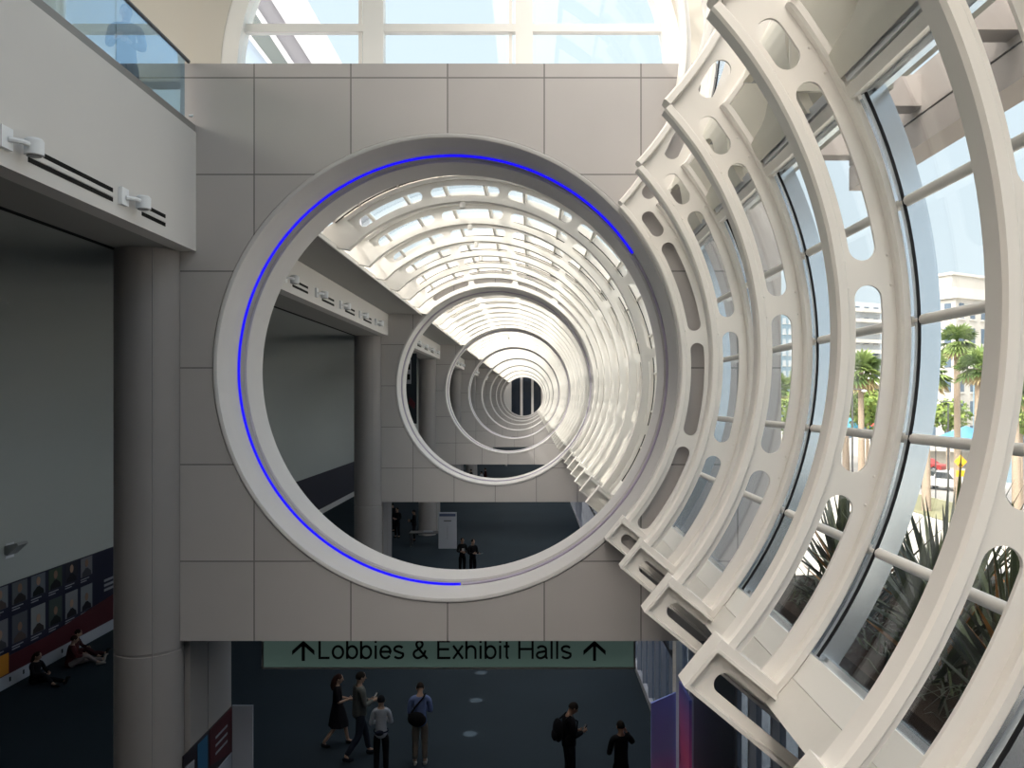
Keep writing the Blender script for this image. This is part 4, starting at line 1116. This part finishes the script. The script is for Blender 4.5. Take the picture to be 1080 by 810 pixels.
# ------------------------------------------------------------------ outside
ASPH = mat('asphalt', (0.33, 0.32, 0.31), 0.9, 0.1, noise=(.4, .08)); PAVE = mat('pavement', (0.46, 0.435, 0.39), 0.9, 0.1, noise=(.6, .06))
mb = MB(); mb.box(3.35, 300, -80, 400, -0.6, -0.35)
tag(mb.build('ground_street', PAVE, org=(40, 40, -.4)), 'pale sunlit street ground outside', 'ground', kind='structure')
mb = MB(); mb.box(34, 47, -60, 300, -0.35, -0.33)
tag(mb.build('road_surface', ASPH, org=(42, 40, -.34)), 'grey street running past the palms', 'road', kind='structure')
mb = MB(); mb.box(28, 33.5, -60, 300, -0.35, -0.30)
tag(mb.build('lawn_strip', mat('lawn', (.23, .225, .14), .9, .1, noise=(1.5, .3)), org=(30, 40, -.3)), 'green verge beside the street', 'lawn', kind='structure')

# planter ledge just outside the glass
SOIL = mat('dark_mulch', (0.045, 0.032, 0.025), 0.95, 0.05, noise=(6, .5), bump=(18, .8))
mb = MB(); mb.box(3.36, 7.0, 0.0, D1-.1, H-3.4, H-2.75)
tag(mb.build('planter_bed', SOIL, org=(5, 6, H-2.75)), 'dark mulch bed outside the near windows', 'planter', kind='structure')
mb = MB(); mb.box(7.0, 7.25, 0, D1-.1, H-3.6, H-2.6)
tag(mb.build('planter_kerb', M['buttress'], org=(7.1, 6, H-3)), 'concrete kerb of the planter bed', 'kerb', kind='structure')

YUC = [mat('blade_grey', (.075, .082, .06), .5, .3, noise=(3, .3)), mat('blade_green', (.085, .10, .05), .5, .3, noise=(3, .3)), mat('blade_dry', (.30, .14, .045), .7, .2, noise=(3, .2))]
def yucca(x, y, z, n, ln, label, seed):
    rnd = random.Random(seed)
    t = thing('spiky_plant', label, 'plant', (x, y, z), 'spiky plants outside the near windows')
    mb = MB()
    for k in range(n):
        az = rnd.uniform(0, 2*pi); el = RD(rnd.uniform(28, 88)); L = ln*rnd.uniform(.6, 1.1); w = rnd.uniform(.036, .058)
        d = Vector((cos(az)*cos(el), sin(az)*cos(el), sin(el))); sd = d.cross(Vector((0, 0, 1))); sd = sd.normalized() if sd.length > 1e-3 else Vector((1, 0, 0))
        nn = sd.cross(d).normalized(); drp = rnd.uniform(0, .25)*cos(el)
        mb.cur = 2 if rnd.random() < .10 else (1 if rnd.random() < .45 else 0)
        st = []
        b0 = Vector((x, y, z)) + Vector((rnd.uniform(-.08, .08), rnd.uniform(-.08, .08), rnd.uniform(0, .45)))
        for q in range(6):
            f = q/5; c = b0 + d*L*f - Vector((0, 0, drp*L*f*f)); ww = w*(.75 + .9*f if f < .35 else 1.07*(1-f)/.65*1.0) + .002
            st.append((c - sd*ww, c - nn*ww*.45, c + sd*ww))
        for a, b in zip(st, st[1:]):
            mb.quad(a[0], a[1], b[1], b[0]); mb.quad(a[1], a[2], b[2], b[1])
            mb.quad(a[2], a[0], b[0], b[2])
    mb.build('blades', YUC, t, fix=False)
    mb = MB(); mb.tube([(x, y, z-.05), (x, y, z+.5)], [.09, .06], 8); mb.build('stem', M['eave'], t)
    return t
PX = [(3.95, 6.6, 74, 1.75, 'big spiky plant behind the window left of the biggest rib'), (4.5, 5.4, 70, 1.8, 'spiky plant close to the glass at the biggest rib'),
      (4.2, 4.6, 70, 1.75, 'spiky plant with orange dry blades seen in the biggest rib slot'), (5.2, 6.9, 56, 1.7, 'spiky plant in the second row behind the biggest plant'),
      (4.0, 8.0, 60, 1.8, 'spiky plant behind the slots of the fourth rib'), (4.7, 9.2, 50, 1.8, 'spiky plant between third and fourth ribs'),
      (4.0, 9.9, 50, 1.5, 'spiky plant behind the third rib'), (4.3, 11.4, 46, 1.5, 'spiky plant nearest the ring wall'),
      (4.2, 3.4, 60, 1.6, 'spiky plant at the right picture edge'), (5.6, 5.0, 50, 1.6, 'spiky plant in the second row right of the biggest rib'), (5.9, 8.6, 50, 1.7, 'spiky plant in the second row behind the fourth rib')]
for k, (x, y, n_, L_, lb) in enumerate(PX): yucca(x, y, H-2.76, n_, L_, lb, 100+k)
# low understorey in the bed
mb = MB(); rnd = random.Random(5)
for k in range(1500):
    x, y = rnd.uniform(3.45, 6.9), rnd.uniform(2.6, D1-.6); z = H-2.76; az = rnd.uniform(0, 2*pi); L = rnd.uniform(.2, .6); el = RD(rnd.uniform(20, 75)); w = .012
    d = Vector((cos(az)*cos(el), sin(az)*cos(el), sin(el))); sd = Vector((-sin(az), cos(az), 0))*w
    p0 = Vector((x, y, z)); p1 = p0+d*L*.6; p2 = p1+Vector((d.x, d.y, d.z-.7))*L*.5
    mb.cur = 0 if rnd.random() < .6 else 1
    mb.quad(p0-sd, p0+sd, p1+sd, p1-sd); mb.tri(p1-sd, p1+sd, p2)
o = mb.build('low_grass', YUC, org=(5, 6, H-2.76), fix=False); tag(o, 'tangle of low dark grasses in the planter bed', 'grass', kind='stuff')

# concrete canopy edge above the windows
t = thing('canopy_beam', 'long concrete canopy edge outside above the near windows', 'canopy', (5.0, 4, H+3.3))
mb = MB(); mb.box(5.0, 5.4, -6, 12.8, H+3.66, H+4.25); mb.build('upper_band', M['eave'], t)
mb = MB(); mb.box(5.0, 5.4, -6, 12.8, H+3.27, H+3.63); mb.build('lower_band', M['eave'], t)
mb = MB(); mb.box(5.02, 5.38, -6, 12.8, H+3.62, H+3.67); mb.build('groove', M['dark'], t)
for k in range(5):
    mb = MB(); mb.box(3.2, 5.02, NEAR_Y[k]-.15, NEAR_Y[k]+.15, H+3.75, H+4.15); mb.build('strut', M['eave'], t)

# palms
TR = mat('palm_trunk', (.36, .29, .23), .9, .1, noise=(8, .25)); FR = [mat('frond', (.22, .30, .10), .6, .2, noise=(4, .3)), mat('frond_dark', (.13, .20, .07), .6, .2, noise=(4, .3)), mat('frond_dry', (.42, .34, .20), .8, .1)]
def palm(x, y, hgt, r, label, seed, tr=.22):
    rnd = random.Random(seed)
    t = thing('palm_tree', label, 'palm tree', (x, y, -.35), 'palm trees along the street')
    mb = MB(); lean = rnd.uniform(-.25, .25)
    mb.tube([(x, y, -.4), (x+lean*.3, y, hgt*.4), (x+lean, y, hgt)], [tr*1.25, tr, tr*.85], 10); mb.build('trunk', TR, t, smooth=True)
    mb = MB(); c0 = Vector((x+lean, y, hgt))
    for k in range(54):
        az = rnd.uniform(0, 2*pi); el = RD(rnd.uniform(-55, 80)); L = r*rnd.uniform(.75, 1.05)
        mb.cur = 2 if el < RD(-40) else (0 if rnd.random() < .6 else 1)
        d = Vector((cos(az)*cos(el), sin(az)*cos(el), sin(el))); sd = Vector((-sin(az), cos(az), 0)); nn = sd.cross(d)
        m_ = c0 + d*L*.45
        mb.quad(c0-sd*.03, c0+sd*.03, m_+sd*.02, m_-sd*.02)
        for q in range(9):                 # fan of pointed leaflets
            a = RD(-78+156*q/8); v = d*cos(a)+sd*sin(a); tip = m_ + v*L*.58 - Vector((0, 0, .16*L*abs(sin(a))+.05*L)); pv = (sd*cos(a)-d*sin(a))*.055*r
            mb.tri(m_, m_+v*L*.3+pv, tip); mb.tri(m_, tip, m_+v*L*.3-pv)
    mb.build('crown', FR, t, fix=False)
pl = [(977, 392, 60, 2.1, 'palm with a full low crown before the hotel, nearest the window jamb'), (1010, 360, 62, 1.75, 'tallest palm, slim trunk in front of the hotel facade'),
      (1031, 388, 58, 1.9, 'palm half hidden behind the biggest rib'), (1073, 412, 55, 1.9, 'palm at the right picture edge'),
      (1050, 404, 70, 1.9, 'palm behind the biggest rib slot'), (909, 392, 70, 2.3, 'palm seen in the slot of the fourth rib'), (872, 402, 78, 2.3, 'palm left of the fourth rib'), (893, 410, 92, 2.4, 'palm farther back behind the fourth rib'),
      (846, 404, 96, 2.4, 'palm beside the third rib'), (822, 408, 104, 2.3, 'palm farthest left along the street')]
for k, (px, py, d, r, lb) in enumerate(pl):
    q = at(px, py, d); palm(q.x, q.y, q.z, r, lb, 40+k, .27 if k != 1 else .24)

# street trees
LF = [mat('leaf_light', (.23, .30, .08), .7, .1), mat('leaf_mid', (.14, .21, .06), .7, .1)]
def tree(x, y, z, rx, rz, label, seed, m=LF):
    rnd = random.Random(seed)
    t = thing('street_tree', label, 'tree', (x, y, -.35), 'round street trees')
    mb = MB(); mb.tube([(x, y, -.4), (x, y, z)], [.2, .12], 8); mb.build('trunk', TR, t)
    mb = MB()
    for k in range(700):
        p = Vector((rnd.gauss(0, 1), rnd.gauss(0, 1), rnd.gauss(0, 1))).normalized()*rnd.uniform(.55, 1.0)
        c = Vector((x+p.x*rx, y+p.y*rx, z+p.z*rz)); a = Vector((rnd.uniform(-1, 1), rnd.uniform(-1, 1), rnd.uniform(-1, 1))).normalized(); b = a.cross(p).normalized(); s_ = rnd.uniform(.12, .26)*rx/1.6
        mb.cur = k % 2; mb.quad(c-a*s_, c-b*s_*.6, c+a*s_, c+b*s_*.6)
    mb.build('crown', m, t, fix=False)
tr = [(1000, 437, 75, 2.0, 1.5, 'small yellowish tree low in front of the hotel'), (852, 425, 90, 2.4, 2.6, 'round tree left of the fourth rib'), (915, 428, 80, 2.6, 2.6, 'round tree in the slot of the fourth rib'),
      (890, 436, 100, 3.2, 2.4, 'round tree behind the fourth rib'), (858, 430, 122, 3.0, 2.8, 'round tree beside the third rib'), (822, 436, 118, 3.4, 3, 'round tree far along the street'), (1077, 440, 64, 1.8, 1.8, 'round tree at the right picture edge'),
      (930, 432, 110, 3.0, 2.6, 'round tree behind the window jamb')]
for k, (px, py, d, rx, rz, lb) in enumerate(tr):
    q = at(px, py, d); tree(q.x, q.y, q.z, rx, rz, lb, 70+k)

# buildings
HW = mat('hotel_white', (.50, .48, .45), .8, .1, noise=(.15, .03)); HWIN = mat('hotel_window', (.10, .14, .19), .2, .5); HTRIM = mat('hotel_trim', (.56, .545, .52), .8, .1)
BLUE = mat('tower_glass', (.20, .29, .36), .2, .5); PALEB = mat('pale_tower', (.44, .47, .50), .8, .1)
def building(name, label, c, rot, w, dp, h, wallm, rows, cols, colsd, winm, ww=.5, wh=.62, base=0.0, parapet=True, z0=-.35, group=None):
    """box block with recessed-looking window parts on the two faces towards the camera; c is the near corner"""
    t = thing(name, label, 'building', (c[0], c[1], z0), group, None, rot)
    mb = MB(); mb.box(0, w, 0, dp, 0, h); mb.build('walls', wallm, t)
    if parapet:
        mb = MB(); mb.box(-.4, w+.4, -.4, dp+.4, h, h+.5); mb.box(-.25, w+.2, -.25, dp+.2, h+.5, h+1.3); mb.build('cornice', HTRIM, t)
    fh = (h-base)/rows
    for r in range(rows):
        z1 = base + fh*r + fh*.2
        for k in range(cols):
            x0 = w*(k+.5-ww/2)/cols; x1 = w*(k+.5+ww/2)/cols
            mb = MB(); mb.box(x0, x1, -.06, .1, z1, z1+fh*wh); f = mb.build('window', winm, t)
            if h < 40: mb = MB(); mb.box(x0-.12, x1+.12, -.22, 0, z1-.2, z1-.02); mb.build('sill', HTRIM, f)
        for k in range(colsd):
            y0 = dp*(k+.5-ww/2)/colsd; y1 = dp*(k+.5+ww/2)/colsd
            mb = MB(); mb.box(-.06, .1, y0, y1, z1, z1+fh*wh); mb.build('window', winm, t)
    return t
c = at(1008, 421, 98)
b = building('hotel_building', 'white hotel with rows of tall windows across the street', (c.x, c.y), RD(30), 9, 8, 20.4, HW, 6, 4, 4, HWIN, ww=.42, base=2.6)
mb = MB(); mb.box(.8, 8, 1, 7, 21.7, 23.4); mb.build('penthouse', HW, b)
mb = MB(); mb.box(.5, 8.3, .7, 7.3, 23.4, 23.7); mb.build('penthouse_cornice', HTRIM, b)
mb = MB(); mb.box(-1.2, 9, -1.6, 0, 2.0, 2.3); mb.box(-1.6, 0, -1.6, 8, 2.0, 2.3); mb.build('awning', HTRIM, b)
c = at(1068, 421, 80)
b2 = building('apartment_block', 'pale blue block with balconies right of the hotel', (c.x, c.y), RD(30), 9, 4, 11.5, BLUE, 4, 5, 2, HWIN, ww=.5, base=1.5)
for r in range(3):
    mb = MB(); mb.box(1, 5, -1.0, 0, 3.3+2.5*r, 3.5+2.5*r); mb.box(1, 5, -1.0, -.9, 3.5+2.5*r, 4.3+2.5*r); mb.build('balcony', HTRIM, b2)
c = at(899, 421, 190)
b3 = building('slab_tower', 'tall pale tower with banded balconies seen in the fourth rib slot', (c.x, c.y), RD(25), 9, 5, 31, PALEB, 12, 3, 2, HWIN, ww=.5, wh=.4, parapet=False)
for r in range(12):
    mb = MB(); mb.box(-.8, 9.6, -1.4, 0, 2.2+2.4*r, 3.0+2.4*r); mb.build('balcony', HTRIM, b3)
c = at(866, 421, 180)
building('glass_office', 'bluish office block left of the banded tower', (c.x, c.y), RD(25), 8, 8, 25, BLUE, 8, 5, 3, HWIN, ww=.8, wh=.6, parapet=False)
c = at(824, 421, 210)
building('grey_tower', 'grey glass tower seen between third rib slots', (c.x, c.y), RD(20), 9, 9, 30, BLUE, 11, 5, 4, PALEB, ww=.55, wh=.5, parapet=False)
c = at(935, 421, 150)
building('low_block', 'low pale block behind the palms left of the hotel', (c.x, c.y), RD(30), 12, 10, 11, HW, 3, 7, 3, HWIN, ww=.5)

# cars
TYRE = mat('tyre', (.02, .02, .02), .8, .1); CG = mat('car_glass', (.04, .05, .06), .1, .6)
def car(label, c, rot, col, L=4.6, hh=1.45, pickup=False, group='cars on the street'):
    t = thing('pickup_truck' if pickup else 'car', label, 'car', (c.x, c.y, -.33), group, None, rot)
    pm = mat('car_paint', col, .3, .5); w = .88
    if pickup: body = [(-L/2, .4), (L/2, .4), (L/2, .95), (L/2-.1, 1.02), (L*.22, 1.05), (L*.10, hh+.3), (-L*.12, hh+.3), (-L*.17, 1.08), (-L/2, 1.08)]; win = [(L*.185, 1.1), (L*.09, hh+.22), (-L*.11, hh+.22), (-L*.145, 1.1)]
    else: body = [(-L/2, .35), (L/2, .35), (L/2, .75), (L/2-.25, .88), (L*.24, .95), (L*.08, hh), (-L*.26, hh), (-L*.42, .98), (-L/2, .92)]; win = [(L*.205, .98), (L*.07, hh-.08), (-L*.25, hh-.08), (-L*.375, .99)]
    mb = MB(); mb.prism(body, -w, w); mb.build('bodywork', pm, t)
    for sg in (-1, 1):
        mb = MB(); mb.prism(win, sg*(w+.004)-.006, sg*(w+.004)+.006); mb.build('side_window', CG, t)
    for x in (-L*.31, L*.31):
        for sg in (-1, 1):
            mb = MB(); n_ = 16; mb.prism([(x+.34*cos(2*pi*k/n_), .34+.34*sin(2*pi*k/n_)) for k in range(n_)], sg*w-.1, sg*w+.1); wl_ = mb.build('wheel', TYRE, t)
            mb = MB(); mb.prism([(x+.2*cos(2*pi*k/n_), .34+.2*sin(2*pi*k/n_)) for k in range(n_)], sg*(w+.1)-.01, sg*(w+.1)+.012); mb.build('hubcap', PALE, wl_)
def st(px, py): d = F*(H+.33)/(py-VY); return Vector(((px-VX)*d/F, d, -.33))
car('white pickup truck on the street beyond the spiky plants', st(1000, 517), RD(-55), (.72, .72, .72), 5.4, 1.45, True)
car('dark car parked behind the white pickup, left of it', st(968, 504), RD(-55), (.05, .06, .06), 4.6, 1.6)
car('white car right of the pickup, before the biggest rib', st(1030, 515), RD(-55), (.75, .76, .78), 4.4)
car('red car beyond the dark car', st(977, 497), RD(-55), (.35, .05, .05), 4.4)
car('dark car by the kerb at the right picture edge', st(1070, 468), RD(-55), (.04, .05, .07), 4.6)
car('small blue car farther along the street, in front of the hotel', st(1015, 468), RD(-55), (.06, .16, .36), 4.4)
car('grey car farther along the street', st(985, 466), RD(-55), (.15, .16, .18), 4.4)
# street tents, lamp posts, sign
def tent(label, px, py, col, d):
    q = at(px, py, d); t = thing('market_tent', label, 'tent', (q.x, q.y, -.33))
    z = q.z
    mb = MB(); mb.add([(q.x-1.7, q.y-1.7, z), (q.x+1.7, q.y-1.7, z), (q.x+1.7, q.y+1.7, z), (q.x-1.7, q.y+1.7, z), (q.x, q.y, z+1.0),
                       (q.x-1.7, q.y-1.7, z-.35), (q.x+1.7, q.y-1.7, z-.35), (q.x+1.7, q.y+1.7, z-.35), (q.x-1.7, q.y+1.7, z-.35)],
                      [(0, 1, 4), (1, 2, 4), (2, 3, 4), (3, 0, 4), (0, 5, 6, 1), (1, 6, 7, 2), (2, 7, 8, 3), (3, 8, 5, 0)]); mb.build('canopy', mat('tent', col, .7, .1), t)
    for sx in (-1.65, 1.65):
        for sy in (-1.65, 1.65):
            mb = MB(); mb.tube([(q.x+sx, q.y+sy, -.33), (q.x+sx, q.y+sy, z)], .05, 6); mb.build('leg', M['dark'], t)
tent('light blue tent seen in the fourth rib slot', 896, 450, (.12, .42, .62), 84)
tent('red tent right of the light blue tent', 909, 451, (.55, .08, .07), 88)
tent('small bluish tent at the kerb in front of the hotel', 1019, 462, (.12, .3, .5), 66)
def lamp(label, px, py, d):
    q = at(px, py, d); t = thing('street_lamp', label, 'lamp post', (q.x, q.y, -.33), 'lamp posts along the street')
    mb = MB(); mb.tube([(q.x, q.y, -.33), (q.x, q.y, q.z)], [.09, .06], 8); mb.build('post', M['dark'], t)
    mb = MB(); mb.tube([(q.x-.9, q.y, q.z+.05), (q.x, q.y, q.z+.15), (q.x+.9, q.y, q.z+.05)], .05, 6); mb.build('arm', M['dark'], t)
    for sg in (-1, 1): mb = MB(); mb.ball((q.x+sg*.9, q.y, q.z-.02), (.22, .15, .10), 8, 6); mb.build('lamp_head', M['fixture'], t)
lamp('lamp post in the fourth rib slot', 899, 412, 62); lamp('lamp post left of the fourth rib', 868, 416, 84); lamp('lamp post before the hotel entrance', 1000, 425, 72)
q = at(1013, 487, 52); t = thing('crossing_sign', 'yellow diamond crossing sign beside the biggest rib', 'sign', (q.x, q.y, -.33))
YEL = mat('sign_yellow', (.80, .42, .03), .5, .3)
mb = MB(); mb.prism([(q.x-.42, q.z), (q.x, q.z-.42), (q.x+.42, q.z), (q.x, q.z+.42)], q.y-.02, q.y+.02); f = mb.build('diamond', YEL, t)
mb = MB(); mb.ball((q.x+.02, q.y-.03, q.z+.18), (.05, .01, .05), 8, 6); mb.tube([(q.x, q.y-.03, q.z+.1), (q.x-.02, q.y-.03, q.z-.08), (q.x-.12, q.y-.03, q.z-.26)], .035, 6); mb.tube([(q.x-.02, q.y-.03, q.z-.08), (q.x+.10, q.y-.03, q.z-.25)], .03, 6); mb.build('walker_mark', M['black'], f)
mb = MB(); mb.box(q.x-.28, q.x+.28, q.y-.02, q.y+.02, q.z-.95, q.z-.55); mb.build('lower_plate', YEL, t)
mb = MB(); mb.tube([(q.x, q.y+.05, -.33), (q.x, q.y+.05, q.z+.4)], .04, 8); mb.build('post', M['dark'], t)
# low wall and fence across the verge
t = thing('street_fence', 'low railing across the verge between street and hotel', 'fence', (46, 60, -.33))
mb = MB(); mb.box(47.6, 47.8, 30, 84, -.33, .1); mb.build('kerb_wall', PAVE, t)
for z in (.55, .95): mb = MB(); mb.box(47.66, 47.72, 30, 84, z, z+.06); mb.build('rail', M['dark'], t)
for k in range(19): mb = MB(); mb.box(47.65, 47.73, 30+3*k-.04, 30+3*k+.04, .1, 1.0); mb.build('post', M['dark'], t)

# ------------------------------------------------------------------ world, sun, camera
wd = bpy.data.worlds.new('sky'); SC.world = wd; wd.use_nodes = True
n, l = wd.node_tree.nodes, wd.node_tree.links
bg = n['Background']
tc = n.new('ShaderNodeTexCoord'); sp = n.new('ShaderNodeSeparateXYZ'); l.new(tc.outputs['Generated'], sp.inputs[0])
rp = n.new('ShaderNodeValToRGB'); l.new(sp.outputs['Z'], rp.inputs[0])
rp.color_ramp.elements[0].position = 0.0; rp.color_ramp.elements[0].color = (0.46, 0.52, 0.54, 1)
rp.color_ramp.elements[1].position = 1.0; rp.color_ramp.elements[1].color = (0.40, 0.50, 0.60, 1)
to_sun = Vector((-0.50, -0.42, 0.80)).normalized()
dt = n.new('ShaderNodeVectorMath'); dt.operation = 'DOT_PRODUCT'; dt.inputs[1].default_value = to_sun
nm = n.new('ShaderNodeVectorMath'); nm.operation = 'NORMALIZE'; l.new(tc.outputs['Generated'], nm.inputs[0]); l.new(nm.outputs[0], dt.inputs[0])
mr = n.new('ShaderNodeMapRange'); mr.interpolation_type = 'SMOOTHSTEP'; mr.inputs['From Min'].default_value = 0.45; mr.inputs['From Max'].default_value = 1.0
l.new(dt.outputs['Value'], mr.inputs['Value'])
gl = n.new('ShaderNodeVectorMath'); gl.operation = 'SCALE'; gl.inputs[0].default_value = (4.8, 4.25, 3.65); l.new(mr.outputs[0], gl.inputs['Scale'])
ad = n.new('ShaderNodeVectorMath'); ad.operation = 'ADD'; l.new(rp.outputs[0], ad.inputs[0]); l.new(gl.outputs[0], ad.inputs[1])
l.new(ad.outputs[0], bg.inputs[0]); bg.inputs[1].default_value = 1.0

sun = bpy.data.lights.new('sun', 'SUN'); sun.energy = 1.3; sun.angle = RD(0.6); sun.color = (1.0, 0.94, 0.84)
so = bpy.data.objects.new('sun', sun); C.objects.link(so)
so.rotation_euler = to_sun.to_track_quat('Z', 'Y').to_euler()

cam = bpy.data.cameras.new('camera'); co = bpy.data.objects.new('camera', cam); C.objects.link(co)
cam.sensor_width = 36; cam.sensor_fit = 'HORIZONTAL'; cam.lens = F/1080*36
cam.shift_x = (540-VX)/1080; cam.shift_y = (VY-405)/1080
cam.clip_start = 0.05; cam.clip_end = 2000
co.location = (0, 0, H); co.rotation_euler = (RD(90), 0, 0)
SC.camera = co
SC.view_settings.view_transform = 'Standard'; SC.view_settings.look = 'None'
SC.view_settings.exposure = 1.0; SC.view_settings.gamma = 1.0; SC.view_settings.use_curve_mapping = False
SC.cycles.transparent_max_bounces = 24
for o in bpy.data.objects:
    if '_org' in o: del o['_org']
